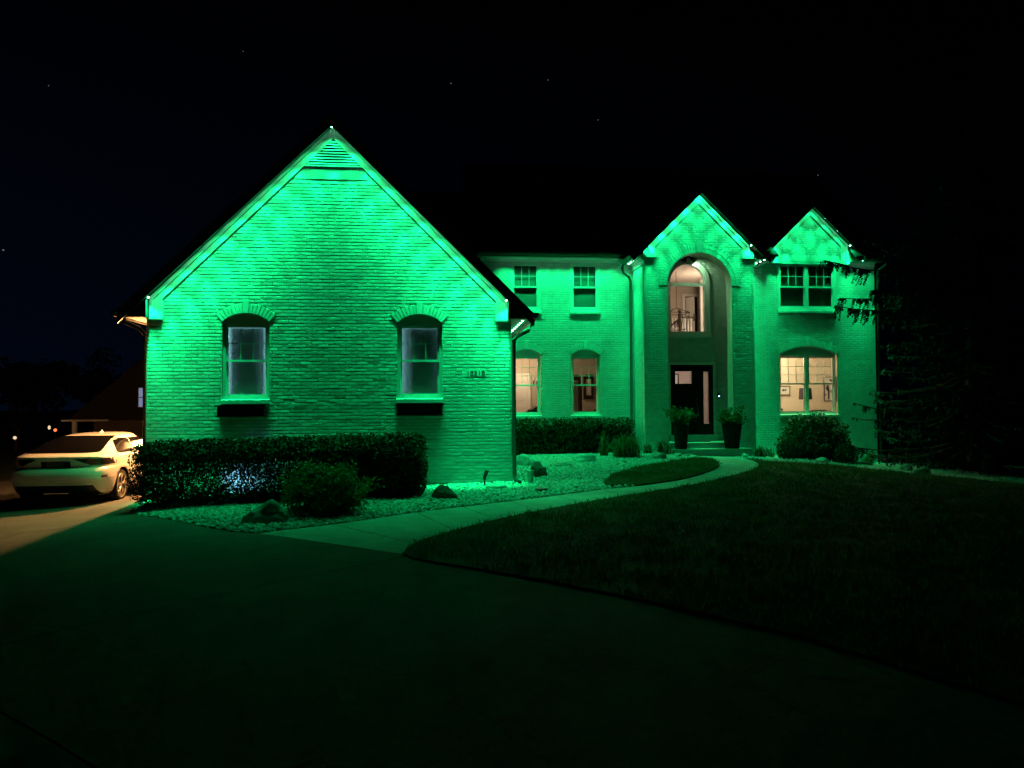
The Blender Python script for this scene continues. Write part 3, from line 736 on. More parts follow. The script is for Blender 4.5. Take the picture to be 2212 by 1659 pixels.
# dormer gable roof
def gable_roof(c, yf, yb, ztop, slope, half, th=.06):
    mb = MB(); zz = ztop-slope*half
    mb.slab([(c-half,yf,zz),(c,yf,ztop),(c,yb,ztop),(c-half,yb,zz)], th); mb.slab([(c,yf,ztop),(c+half,yf,zz),(c+half,yb,zz),(c,yb,ztop)], th)
    r = mb.build('roof', 'roof', house)
    for s in (-1, 1):
        e = c+s*half
        part('rake_fascia', 'fascia', r, lambda b: b.prism([(c, ztop-.062), (c, ztop-.20), (e, zz-.20), (e, zz-.062)][::s], yf+.01, yf+.05))
        part('rake_soffit', 'fascia', r, lambda b: b.prism([(c, ztop-.12), (c, ztop-.135), (e, zz-.10), (e, zz-.085)][::s], yf+.05, yf+.33))
    return r
gable_roof(DC, 22.47, 25.2, 8.10, .97, 1.42)
# ---- entry bay
btop = lambda s: min(7.92-.98*abs(s-BC)-.06, 7.9)
ba = Open(BC+.01, 1.005, -.3, 5.165, 1.0049, .27, sill=False)
sh = wall_sheet('brick_wall', front(BY), BX0, BX1, -.4, btop, [ba], extra=[BC])
brickwork(sh, front(BY), BX0, BX1, 0.0, 7.8, btop, [ba], 4)
arch(front(BY), ba, 20, rings=2, key=(.115, .08, .06))
gable_frieze(BC, 1.56, 7.92, .98, BY, 6.02, wid=.25, inner=.20, ext=.14)
gable_roof(BC, 21.27, 25.0, 8.10, .98, 2.13)
shb = wall_sheet('brick_wall', left_side(BX0), 21.6, 22.8, -.4, lambda s: 6.1, [])
brickwork(shb, left_side(BX0), 21.6, 22.8, 0.0, 6.05, lambda s: 6.1, [], 9)
shb = wall_sheet('brick_wall', right_side(BX1), -22.8, -21.6, -.5, lambda s: 6.1, [])
brickwork(shb, right_side(BX1), -22.8, -21.6, -.1, 6.05, lambda s: 6.1, [], 10)
fb = part('frieze_board', 'trim', house, lambda b: b.box(BX0-.05, BX0-.002, 21.55, 22.74, 5.78, 5.98))
part('crown_moulding', 'trim', fb, lambda b: b.prism([(BX0-.051, 5.90), (BX0-.051, 5.975), (BX0-.12, 5.975)], 21.5, 22.70))
fb = part('frieze_board', 'trim', house, lambda b: b.box(BX1+.002, BX1+.05, 21.55, 22.74, 5.78, 5.98))
for s, wx in ((-1, BX0), (1, BX1)):
    e = BC+s*2.13; zz = 8.10-.98*2.13
    part('eave_soffit', 'soffit', house, lambda b: b.box(min(wx, e-s*.02), max(wx, e-s*.02), 21.33, 22.76, zz-.03, zz-.015))
    part('eave_box', 'fascia' if s > 0 else 'trim', house, lambda b: b.box(min(wx-s*.02, e-s*.01), max(wx-s*.02, e-s*.01), 21.335, 21.36, zz-.06, zz+.0))
    part('gutter', 'gutter', house, lambda b: b.prism([(e, zz-.0), (e+s*.12, zz-.0), (e+s*.12, zz-.04), (e+s*.07, zz-.12), (e, zz-.12)][::-s], 21.2, 22.4))
part('downspout', 'gutter', house, lambda b: b.tube([(5.79,22.30,5.92),(5.79,22.30,5.80),(5.86,22.40,5.68),(6.08,22.60,5.58),(6.16,22.70,5.46),(6.16,22.71,5.2),(6.16,22.71,.35),(6.14,22.62,.22),(6.10,22.5,.18)], .045, 8), True)
part('downspout', 'gutter', house, lambda b: b.tube([(14.45,22.28,6.16),(14.45,22.3,6.05),(14.36,22.55,5.88),(14.42,22.72,5.78),(14.43,22.74,5.5),(14.43,22.74,-.2)], .042, 8), True)
# arch thickness, porch inside
mb = MB(); prof = [(ba.c-1.005, .2)] + [(ba.c+1.005*math.sin(a), 5.165+1.005*math.cos(a)) for a in np.linspace(-math.pi/2, math.pi/2, 33)] + [(ba.c+1.005, .2)]
for (xa, za), (xb, zb_) in zip(prof, prof[1:]): mb.poly([(xa, BY-.004, za), (xa, 22.0, za), (xb, 22.0, zb_), (xb, BY-.004, zb_)])
mb.build('arch_reveal', 'brick', house)
wall_sheet('porch_wall', front(22.0), 6.5, 9.46, .0, lambda s: 6.4, [ba], m='brick')
pw = [Open(7.95, .62, 3.82, 5.43, .6199, .0, sill=False), Open(8.06, .69, .60, 2.82, sill=False)]
sh = wall_sheet('porch_wall', front(22.6), 6.4, 9.56, .0, lambda s: 6.4, pw, m='brick')
brickwork(sh, front(22.6), 6.45, 9.5, .42, 6.2, lambda s: 6.4, pw, 11, extra=lambda z: ([(7.95-.72, 7.95+.72)] if 3.6 < z < 5.43 else []) + ([(7.95-math.sqrt(max(0, .72**2-(z-5.43)**2)), 7.95+math.sqrt(max(0, .72**2-(z-5.43)**2)))] if 5.43 <= z < 6.15 else []) + ([(7.30, 8.82)] if z < 2.9 else []))
part('porch_side', 'brick', house, lambda b: (b.poly([(6.5,22.0,.1),(6.5,22.62,.1),(6.5,22.62,6.4),(6.5,22.0,6.4)]), b.poly([(9.46,22.0,.1),(9.46,22.0,6.4),(9.46,22.62,6.4),(9.46,22.62,.1)])))
part('porch_ceiling', 'soffit', house, lambda b: b.box(6.5, 9.46, 22.0, 22.62, 6.215, 6.24))
# arched foyer window
def arcring(b, c, r0_, r1_, zs, y0, y1, a0=-math.pi/2, a1=math.pi/2, n=28):
    aa = np.linspace(a0, a1, n+1)
    for a, d in zip(aa, aa[1:]):
        P = lambda t, r, y: (c+r*math.sin(t), y, zs+r*math.cos(t))
        b.poly([P(a, r0_, y0), P(d, r0_, y0), P(d, r1_, y0), P(a, r1_, y0)])
        b.poly([P(a, r0_, y0), P(a, r0_, y1), P(d, r0_, y1), P(d, r0_, y0)])
        b.poly([P(a, r1_, y0), P(d, r1_, y0), P(d, r1_, y1), P(a, r1_, y1)])
fw_ = MB(); arcring(fw_, 7.95, .56, .70, 5.43, 22.54, 22.70)
fw_.box(7.25, 7.39, 22.54, 22.70, 3.80, 5.43); fw_.box(8.51, 8.65, 22.54, 22.70, 3.80, 5.43); fw_.box(7.39, 8.51, 22.54, 22.70, 3.80, 3.87); fw_.box(7.39, 8.51, 22.55, 22.69, 5.31, 5.40)
fwin = fw_.build('window', 'trim', house)
part('window_sill', 'trim', fwin, lambda b: b.box(7.18, 8.72, 22.48, 22.62, 3.68, 3.80))
mb = MB(); arcring(mb, 7.95, .62, .72, 5.43, 22.52, 22.56); mb.box(7.23, 7.30, 22.52, 22.56, 3.8, 5.43); mb.box(8.60, 8.67, 22.52, 22.56, 3.8, 5.43); mb.build('window_casing', 'trim', fwin)
part('pane', 'glass', fwin, lambda b: b.poly([(7.38,22.62,3.86),(8.52,22.62,3.86),(8.52,22.62,5.32),(7.38,22.62,5.32)]))
part('pane', 'glass', fwin, lambda b: b.poly([(7.95+.57*math.sin(a), 22.62, 5.40+.60*math.cos(a)) for a in np.linspace(-math.pi/2, math.pi/2, 20)]))
# front door with sidelight
df = MB(); ring(df, 7.37, 8.75, .62, 2.82, 22.56, 22.68, .06); df.box(8.30, 8.37, 22.56, 22.68, .66, 2.76)
door_frame = df.build('door_frame', 'door_black', house)
part('door_casing', 'trim', door_frame, lambda b: (b.box(7.29,7.37,22.55,22.6,.43,2.90), b.box(8.75,8.83,22.55,22.6,.43,2.90), b.box(7.37,8.75,22.55,22.6,2.82,2.90)))
part('threshold', 'step_stone', door_frame, lambda b: b.box(7.30, 8.82, 22.42, 22.6, .43, .62))
dd = MB(); ring(dd, 7.43, 8.30, .66, 2.76, 22.585, 22.64, .10, 1.55, .14); dd.box(8.07, 8.20, 22.585, 22.64, 2.21, 2.62); dd.box(7.53, 8.20, 22.586, 22.639, 2.20, 2.225)
door = dd.build('door', 'door_black', house)
part('pane', 'glass', door, lambda b: b.poly([(7.5,22.61,2.2),(8.1,22.61,2.2),(8.1,22.61,2.64),(7.5,22.61,2.64)]))
for k in range(3): part('door_panel', 'door_black', door, lambda b: b.box(7.56+k*.22, 7.74+k*.22, 22.575, 22.59, .80, 2.10))
part('door_handle', 'metal_bronze', door, lambda b: (b.tube([(8.22,22.58,1.74),(8.22,22.54,1.74)], .035, 12), b.tube([(8.22,22.55,1.62),(8.22,22.52,1.56),(8.225,22.50,1.45),(8.225,22.52,1.32),(8.225,22.57,1.29)], .014, 8), b.box(8.195,8.245,22.57,22.585,1.52,1.64)))
sl = MB(); ring(sl, 8.37, 8.69, .66, 2.76, 22.59, 22.64, .075, .30, .15)
sidel = sl.build('sidelight', 'door_black', house)
part('pane', 'glass', sidel, lambda b: b.poly([(8.44,22.61,.9),(8.63,22.61,.9),(8.63,22.61,2.63),(8.44,22.61,2.63)]))
bell = part('doorbell', 'black', house, lambda b: b.box(8.90, 8.96, 22.55, 22.59, 1.76, 1.93), False)
part('bell_button', 'bell_blue', bell, lambda b: b.tube([(8.93,22.552,1.83),(8.93,22.542,1.83)], .018, 12))
# porch slab and steps
st = part('porch_step', 'step_stone', house, lambda b: b.box(6.52, 9.44, 21.62, 22.6, -.2, .43))
part('step_tread', 'step_stone', st, lambda b: b.box(6.98, 9.0, 21.40, 21.62, -.2, .43))
part('step_tread', 'step_stone', st, lambda b: b.box(6.85, 9.25, 20.88, 21.40, -.2, .27))

# ---- address plaque
pq = part('address_plaque', 'plaque', house, lambda b: b.box(.66, 1.09, WY-.016, WY-.0, 2.205, 2.345))
cu = bpy.data.curves.new('house_number', 'FONT'); cu.body = '10310'; cu.size = .13; cu.align_x = 'CENTER'; cu.align_y = 'CENTER'; cu.extrude = .003; cu.space_character = 1.1
to = bpy.data.objects.new('tmp', cu); COL.objects.link(to)
dg = bpy.context.evaluated_depsgraph_get(); me = bpy.data.meshes.new_from_object(to.evaluated_get(dg)); bpy.data.objects.remove(to)
for v in me.vertices: v.co = Vector((.875+v.co.x*1.12, WY-.0175-v.co.z, 2.274+v.co.y))
me.materials.clear(); link(me, 'house_number', 'black', pq)

# ------------------------------------------------------------------ rooms
room('living_room', 1.9, 6.0, MY+.16, 26.0, .6, 3.35, 'room_tan', 'room_cream')
room('study_room', 10.5, 14.2, MY+.19, 24.95, .6, 3.5, 'room_cream', 'room_cream')
room('foyer_room', 6.9, 10.45, 22.83, 27.6, .55, 6.12, 'room_tan', 'ceiling_pink')
lamp('living_room_lamp', 'POINT', (3.0, 24.9, 2.9), 48, (1.0, .76, .48), house, .12)
lamp('study_ceiling_lamp', 'POINT', (11.6, 23.7, 3.2), 110, (1.0, .84, .55), house, .15)
lamp('foyer_ceiling_lamp', 'POINT', (9.3, 24.6, 5.2), 66, (1.0, .80, .56), house, .15)
lamp('foyer_hall_lamp', 'POINT', (9.2, 25.4, 2.6), 60, (1.0, .80, .74), house, .12)
lamp('garage_shop_lamp', 'AREA', (-3.85, 18.4, 2.9), 95, (.36, .92, .95), house, size=2.4, sy=1.0, aim=(0, -1, -.25))
lamp('garage_shop_lamp', 'AREA', (-.6, 18.4, 2.9), 40, (.36, .92, .95), house, size=2.0, sy=1.0, aim=(-.1, -1, -.25))
# dark rooms behind the blinds
for nm, a, b_ in (('bedroom', 1.6, 6.0), ('bedroom', 10.5, 14.2)):
    room(nm, a, b_, MY+.2, 26, 4.2, 6.2, 'room_tan')

# ================================================================== LED strings under the eaves
def led_run(label, pts, aims, power=LED_W, size=R(114), every=1, core=1.0, glow=.016):
    t = thing('light_string', label, 'light string', pts[0], 'green light strings under the eaves')
    tr_ = MB().tube([(p[0], p[1], p[2]+.022) for p in pts], .008, 5) if len(pts) > 1 else MB().box(pts[0][0]-.02, pts[0][0]+.02, pts[0][1]-.02, pts[0][1]+.02, pts[0][2]+.02, pts[0][2]+.03)
    tr_.build('track', 'fascia', t)
    for i, p in enumerate(pts):
        bm_ = MB().lathe([(.004, .016), (.018, .014), (glow, .0), (.006, -.004)], p, 10)
        bm_.build('led_puck', 'led', t, True)
        lamp('led_light', 'SPOT', (p[0], p[1], p[2]-.02), power, LED, t, .02, aims, size, 1.0)
        lamp('led_core_light', 'SPOT', (p[0], p[1], p[2]-.021), power*LED_N*core, LED, t, .02, (aims[0]*.1-.045*(aims[0] < -.05), .055, -1), R(35), 1.0)
def rake_pts(c, half, ztop, slope, y, n, s):
    return [(c+s*half*k, y, ztop-slope*half*k) for k in np.linspace(0, 1, n)]
A = (0, -.02, -1); AB = (0, .20, -1)
pl = rake_pts(WC, 3.60, 7.425, .992, WY-.25, 11, -1); pr = rake_pts(WC, 3.60, 7.425, .992, WY-.25, 11, 1)[1:]
pl[0] = (WC, WY-.25, 7.35); pl[-1] = (pl[-1][0], pl[-1][1], pl[-1][2]-.07); pr[-1] = (pr[-1][0], pr[-1][1], pr[-1][2]-.07)
ebr = rake_pts(BC, 1.55, 7.945, .98, BY-.24, 5, 1)[1:]; ebr[-1] = (ebr[-1][0], ebr[-1][1], ebr[-1][2]-.07)
edr = rake_pts(DC, 1.24, 7.945, .97, MY-.24, 4, 1)[1:]; edr[-1] = (edr[-1][0], edr[-1][1], edr[-1][2]-.07)
led_run('green light string under the left rake of the big front gable', pl, A)
led_run('green light string under the right rake of the big front gable', pr, A)
led_run('green light string under the right side eave of the front wing', [(1.92, 15.55+.42*k, 3.415) for k in range(17)], (.22, 0, -1), LED_W*.42, size=R(150), core=.12)
led_run('green light string under the eave above the two left upstairs windows', [(2.2+.42*k, 22.42, 6.162) for k in range(9)], A, LED_W*1.3, core=.42)
led_run('green light string under the left rake of the entry gable', rake_pts(BC, 1.55, 7.945, .98, BY-.24, 5, -1), AB, LED_W*.50, size=R(132), core=1.1)
led_run('green light string under the right rake of the entry gable', ebr, AB, LED_W*.50, size=R(132), core=1.1)
led_run('green light string under the left side eave of the entry bay', [(6.04, 21.95+.25*k, 5.955) for k in range(3)], (.1, 0, -1), LED_W*.6)
led_run('green light string under the right side eave of the entry bay', [(9.98, 21.45+.28*k, 5.94) for k in range(5)], (.12, .05, -1), LED_W*.7, core=1.0)
led_run('green light string under the left rake of the small right gable', rake_pts(DC, 1.24, 7.945, .97, MY-.24, 4, -1), A, LED_W*.75, core=1.1)
led_run('green light string under the right rake of the small right gable', edr, A, LED_W*.75, core=1.1)
led_run('green light string under the short eave at the right house corner', [(13.75+.35*k, 22.42, 6.162) for k in range(2)], A, LED_W*.6)

# ================================================================== things on and in the house
for cx, lb in ((-3.89, 'black window box hanging under the left window of the front wing'), (-.30, 'black window box hanging under the right window of the front wing')):
    t = thing('window_box', lb, 'window box', (cx, WY-.1, 1.40), 'black window boxes')
    part('box_body', 'planter_black', t, lambda b: b.box(cx-.46, cx+.46, WY-.24, WY-.02, 1.42, 1.59))
    part('rim', 'planter_black', t, lambda b: b.box(cx-.50, cx+.50, WY-.27, WY-.016, 1.59, 1.625))
    part('base_moulding', 'planter_black', t, lambda b: b.box(cx-.49, cx+.49, WY-.26, WY-.016, 1.395, 1.42))
t = thing('flood_light', 'twin headed flood light at the top of the entry arch', 'flood light', (7.91, 22.3, 6.2))
part('mount', 'metal_dark', t, lambda b: b.lathe([(.06, 0), (.06, -.03), (.02, -.05)], (7.91, 22.3, 6.214), 14))
for s in (-1, 1):
    cxf = 7.91+s*.09
    part('lamp_head', 'metal_dark', t, lambda b: b.tube([(cxf-s*.06, 22.3, 6.16), (cxf, 22.29, 6.14), (cxf+s*.06, 22.26, 6.06), (cxf+s*.09, 22.25, 6.02)], [.02, .045, .065, .085], 14), True)
lamp('porch_fill_light', 'SPOT', (8.10, 22.27, 6.02), 34, (.46, 1.0, .50), t, .008, (.12, .55, -.85), R(165), .6)  # added fill to brighten the porch recess; not the flood heads' own light
t = thing('door_mat', 'dark door mat lying before the black front door', 'door mat', (7.95, 22.2, .43))
part('mat', 'black', t, lambda b: b.box(7.45, 8.4, 21.95, 22.38, .431, .448))

# right lit room: lamp, desk, pictures
t = thing('table_lamp', 'table lamp with black drum shade in the bright right window', 'lamp', (12.55, 24.0, 1.27))
part('lamp_base', 'chrome', t, lambda b: b.lathe([(.07, 0), (.075, .02), (.03, .05), (.055, .12), (.06, .2), (.025, .30), (.012, .36), (.012, .50)], (12.55, 24.0, 1.27), 20), True)
part('lamp_shade', 'shade_black', t, lambda b: [b.poly([(12.55+r_*math.cos(a_), 24+r_*math.sin(a_), z_) for r_, a_, z_ in ((.22, k*math.pi/14, 1.72), (.22, (k+1)*math.pi/14, 1.72), (.19, (k+1)*math.pi/14, 2.10), (.19, k*math.pi/14, 2.10))]) for k in range(28)], True)
part('bulb', 'bulb', t, lambda b: b.lathe([(.005, 0), (.03, .03), (.035, .06), (.005, .1)], (12.55, 24.0, 1.74), 12), True)
lamp('table_lamp_light', 'POINT', (12.55, 24.0, 1.72), 9, (1.0, .75, .4), t, .04)
t = thing('desk', 'pale desk below the bright right window', 'desk', (12.4, 24.1, .6))
part('desk_top', 'room_white', t, lambda b: b.box(11.2, 13.6, 23.5, 24.6, 1.22, 1.265))
for a, b_ in ((11.25, 23.55), (13.5, 23.55), (11.25, 24.5), (13.5, 24.5)): part('leg', 'room_white', t, lambda b: b.box(a, a+.05, b_, b_+.05, .6, 1.22))
t = thing('bench_chest', 'low dark rounded chest right of the table lamp', 'chest', (13.2, 24.55, 1.265))
part('chest_body', 'wood_dark', t, lambda b: b.prism([(12.88, 1.266), (13.55, 1.266), (13.55, 1.32), (13.4, 1.36), (13.1, 1.355), (12.88, 1.32)], 24.3, 24.58))
t = thing('picture', 'small framed picture with pale mount at the left of the bright room', 'picture', (12.27, 24.93, 2.0))
part('frame', 'wood_dark', t, lambda b: ring(b, 12.04, 12.46, 1.88, 2.20, 24.90, 24.93, .022))
part('mount', 'paper', t, lambda b: b.box(12.062, 12.438, 24.915, 24.93, 1.902, 2.178))
part('print', 'black', t, lambda b: (b.box(12.18, 12.24, 24.91, 24.914, 2.02, 2.09), b.box(12.25, 12.30, 24.91, 24.914, 2.03, 2.08), b.box(12.31, 12.325, 24.91, 24.914, 2.02, 2.09)))
t = thing('picture', 'tall framed print of dark bird like shapes at the right of the bright room', 'picture', (13.95, 24.93, 1.8))
part('frame', 'wood_dark', t, lambda b: ring(b, 13.72, 14.18, 1.66, 2.52, 24.90, 24.93, .02))
part('mount', 'paper', t, lambda b: b.box(13.74, 14.16, 24.915, 24.93, 1.68, 2.50))
part('print', 'shade_black', t, lambda b: (b.prism([(13.78, 2.10), (13.84, 2.24), (13.90, 2.22), (13.93, 2.02), (13.91, 1.72), (13.86, 1.72), (13.86, 2.0)], 24.91, 24.914), b.prism([(13.95, 2.02), (14.02, 2.10), (14.14, 2.08), (14.15, 1.72), (14.12, 1.72), (14.10, 1.92), (14.0, 1.92)], 24.909, 24.9135), b.prism([(13.76, 1.95), (13.80, 1.88), (13.77, 1.82)], 24.91, 24.914), b.prism([(13.92, 2.42), (14.1, 2.45), (14.08, 2.33), (13.95, 2.36)], 24.91, 24.914)))
# left lit room
t = thing('interior_door', 'bright white panelled door in the left lower window', 'door', (3.05, 25.95, .6))
part('leaf', 'room_white', t, lambda b: b.box(2.62, 3.28, 25.90, 25.95, .61, 2.62))
for a, z_ in ((2.72, .8), (2.98, .8), (2.72, 1.75), (2.98, 1.75)): part('door_panel', 'room_white', t, lambda b: b.box(a, a+.2, 25.885, 25.902, z_, z_+.75))
part('casing', 'room_white', t, lambda b: (b.box(3.285, 3.38, 25.90, 25.96, .61, 2.70), b.box(2.55, 3.38, 25.905, 25.96, 2.625, 2.70)))
t = thing('wall_sconce', 'pair of small pale candle sconces beside the white inner door', 'sconce', (3.5, 25.95, 2.4))
for a in (3.47, 3.59): part('candle', 'paper', t, lambda b: (b.box(a, a+.035, 25.93, 25.96, 2.44, 2.56))); part('holder', 'wood_dark', t, lambda b: b.box(a+.008, a+.028, 25.94, 25.97, 2.32, 2.44))
t = thing('grand_piano', 'black curved piano lid shape low in the left lower window', 'piano', (3.45, 24.2, .6))
part('lid', 'black', t, lambda b: b.prism([(3.08, 1.40), (3.2, 1.46), (3.32, 1.54), (3.5, 1.565), (3.8, 1.52), (3.8, 1.36), (3.08, 1.34)], 23.9, 24.7))
part('leg', 'black', t, lambda b: (b.box(3.3, 3.36, 24.1, 24.16, .6, 1.34)))
part('leg', 'black', t, lambda b: (b.box(3.7, 3.76, 24.1, 24.16, .6, 1.34)))
part('knob', 'wood_dark', t, lambda b: b.lathe([(.01, 0), (.05, .03), (.05, .08), (.01, .11)], (3.08, 24.0, 1.34), 12), True)
t = thing('tall_clock', 'tall dark case clock at the left of the second lower window', 'clock', (4.85, 25.2, .6))
part('case', 'wood_dark', t, lambda b: (b.box(4.70, 4.76, 25.1, 25.35, .6, 2.50), b.box(4.96, 5.06, 25.1, 25.35, .6, 2.45), b.box(4.76, 4.96, 25.3, 25.35, .6, 1.1)))
part('hood', 'wood_dark', t, lambda b: b.prism([(4.68, 2.42), (5.04, 2.42), (5.02, 2.56), (4.92, 2.62), (4.74, 2.62)], 25.08, 25.36))
part('glass_door', 'paper', t, lambda b: b.box(4.765, 4.95, 25.28, 25.295, 1.1, 2.40))
t = thing('wall_mirror', 'dark framed arched mirror hanging in the second lower window', 'mirror', (5.47, 25.95, 1.8))
part('frame', 'wood_dark', t, lambda b: (b.box(5.28, 5.37, 25.92, 25.97, 1.78, 2.55), b.box(5.56, 5.65, 25.92, 25.97, 1.78, 2.62), b.box(5.37, 5.56, 25.921, 25.969, 1.78, 1.92), b.prism([(5.28, 2.50), (5.65, 2.50), (5.65, 2.64), (5.42, 2.66), (5.28, 2.58)], 25.92, 25.972)))
part('mirror_glass', 'paper', t, lambda b: b.box(5.37, 5.56, 25.945, 25.965, 1.92, 2.5))
part('inner_casing', 'room_white', house, lambda b: b.box(5.74, 5.86, 25.90, 25.98, .6, 3.0))
part('wainscot', 'room_tan', house, lambda b: (b.box(5.2, 5.74, 25.955, 25.99, .6, 1.36), b.box(5.2, 5.74, 25.93, 25.99, 1.36, 1.39)))

# foyer: landing railing, hanging lantern, inner door
part('landing', 'room_white', house, lambda b: b.box(6.9, 10.45, 26.05, 27.6, 3.55, 3.80))
t = thing('stair_railing', 'landing railing with dark handrail and white turned balusters seen through the arched window', 'railing', (9.1, 26.0, 3.8))
part('handrail', 'wood_dark', t, lambda b: b.box(8.86, 9.42, 25.97, 26.04, 4.70, 4.76))
part('newel_post', 'wood_dark', t, lambda b: b.lathe([(.07, 0), (.07, .3), (.04, .4), (.075, .75), (.05, .95), (.07, 1.0), (.03, 1.1), (.065, 1.15), (.01, 1.22)], (8.86, 26.0, 3.8), 12), True)
part('rail_end', 'wood_dark', t, lambda b: b.box(9.39, 9.44, 25.98, 26.05, 4.60, 4.86))
part('handrail', 'wood_dark', t, lambda b: b.tube([(8.84, 26.0, 4.68), (8.4, 25.7, 4.35), (7.9, 25.3, 4.0)], .035, 8))
for k in range(7):
    xx = 8.60+k*.115; part('baluster', 'room_white', t, lambda b: b.lathe([(.028, 0), (.028, .2), (.018, .3), (.032, .55), (.016, .8), (.024, .90)], (xx, 26.005, 3.8), 8), True)
t = thing('pendant_lantern', 'open black wire lantern hanging on a chain in the arched window', 'lantern', (8.24, 24.5, 4.1))
tb = MB(); top = [(8.24+a*.34, 24.5+b_*.34, 4.68) for a, b_ in ((-1,-1),(1,-1),(1,1),(-1,1))]; bot = [(8.24+a*.24, 24.5+b_*.24, 4.12) for a, b_ in ((-1,-1),(1,-1),(1,1),(-1,1))]
for i in range(4):
    tb.tube([(8.24, 24.5, 4.88), top[i]], .011, 6); tb.tube([top[i], bot[i]], .011, 6); tb.tube([top[i], top[(i+1) % 4]], .011, 6); tb.tube([bot[i], bot[(i+1) % 4]], .011, 6)
tb.build('wire_frame', 'black', t)
part('chain', 'black', t, lambda b: b.tube([(8.24, 24.5, 6.12), (8.24, 24.5, 4.86)], .009, 6))
part('candle_cluster', 'black', t, lambda b: [b.tube([(8.24+.07*math.cos(a), 24.5+.07*math.sin(a), 4.2), (8.24+.07*math.cos(a), 24.5+.07*math.sin(a), 4.42)], .014, 6) for a in (0, 1.57, 3.14, 4.71)])
t = thing('interior_door', 'half open pale upstairs door seen through the arched window', 'door', (9.75, 27.5, 3.8))
part('casing', 'room_white', t, lambda b: (b.box(9.50, 9.60, 27.52, 27.58, 3.8, 5.82), b.box(10.1, 10.2, 27.52, 27.58, 3.8, 5.82), b.box(9.6, 10.1, 27.521, 27.579, 5.72, 5.82)))
part('dark_opening_panel', 'black', t, lambda b: b.box(9.60, 10.1, 27.57, 27.59, 3.8, 5.72))  # black panel painted in for the dark beyond the half open door
part('leaf', 'room_white', t, lambda b: b.poly([(9.63, 27.56, 3.82), (9.86, 27.2, 3.82), (9.86, 27.2, 5.66), (9.63, 27.56, 5.68)]))
part('partition', 'room_white', house, lambda b: (b.box(10.02, 10.44, 26.9, 27.05, 3.8, 6.1), b.box(9.62, 9.74, 25.9, 26.0, 3.8, 6.1)))
t = thing('picture', 'dark framed picture seen through the glass of the black front door', 'picture', (8.75, 27.55, 1.9))
part('frame', 'wood_dark', t, lambda b: ring(b, 9.02, 9.32, 1.9, 2.75, 27.53, 27.58, .04))
part('print', 'paper', t, lambda b: b.box(9.06, 9.28, 27.56, 27.585, 1.94, 2.71))
part('partition', 'room_white', house, lambda b: (b.box(9.78, 9.86, 27.2, 27.6, .55, 3.5),))

# wall lantern on the garage side (round the left corner)
for lb, y_, pw in (('warm lit lantern on the side wall of the garage wing', 17.4, 1450), ('second warm lantern further back on the side wall of the garage wing', 23.6, 500)):
    t = thing('wall_lantern', lb, 'lantern', (-5.84, y_, 2.2))
    part('back_plate', 'metal_dark', t, lambda b: b.box(-5.84, -5.815, y_-.06, y_+.06, 2.25, 2.55))
    part('arm', 'metal_dark', t, lambda b: b.tube([(-5.83, y_, 2.52), (-5.93, y_, 2.56), (-5.97, y_, 2.50)], .012, 6))
    part('cap', 'metal_dark', t, lambda b: b.lathe([(.08, 0), (.07, .03), (.015, .09)], (-5.97, y_, 2.43), 12), True)
    part('glass_globe', 'lamp_warm', t, lambda b: b.lathe([(.01, -.16), (.045, -.14), (.055, -.06), (.05, .0)], (-5.97, y_, 2.43), 12), True)
    lamp('wall_lantern_light', 'POINT', (-6.00, y_, 2.22), pw, (1.0, .44, .14), t, .06)

# ================================================================== garden things
def landscape_light(label, x, y, aim, lit):
    z = zf(x, y); t = thing('spotlight', label, 'spotlight', (x, y, z))
    part('stake', 'metal_dark', t, lambda b: b.tube([(x, y, z-.1), (x, y, z+.12)], .018, 8))
    part('knuckle', 'metal_dark', t, lambda b: b.lathe([(.02, 0), (.03, .02), (.02, .05)], (x, y, z+.11), 10), True)
    a = Vector(aim).normalized(); p = Vector((x, y, z+.17))
    part('head', 'metal_dark', t, lambda b: b.tube([p-a*.05, p+a*.02, p+a*.12, p+a*.15], [.028, .04, .042, .046], 12), True)
    if lit:
        part('lens', 'glass', t, lambda b: b.tube([p+a*.151, p+a*.153], .038, 12))
        lamp('spotlight_light', 'SPOT', p+a*.17, 18, (.20, .55, .85), t, .03, a, R(118), .9)
landscape_light('unlit dark garden spotlight leaning by the wing corner in the gravel', 1.03, 15.30, (.35, .1, 1), False)
landscape_light('lit bluish garden spotlight behind the front hedge', -4.15, 15.1, (.35, .8, .16), True)
x, y = 1.99, 15.37; z = zf(x, y)
t = thing('utility_post', 'short pale capped post standing in the gravel beside the wing corner', 'post', (x, y, z))
part('post_body', 'pvc', t, lambda b: b.lathe([(.055, -.05), (.058, .02), (.066, .24)], (x, y, z), 4))
part('cap', 'pvc', t, lambda b: b.lathe([(.078, .24), (.080, .27), (.070, .285)], (x, y, z), 4))
x, y = 2.07, 14.33; z = zf(x, y)
t = thing('drain_cover', 'small black flat drain cover lying in the gravel', 'drain cover', (x, y, z))
part('plate', 'black', t, lambda b: b.lathe([(.12, .0), (.13, .035), (.10, .05)], (x, y, z), 14))

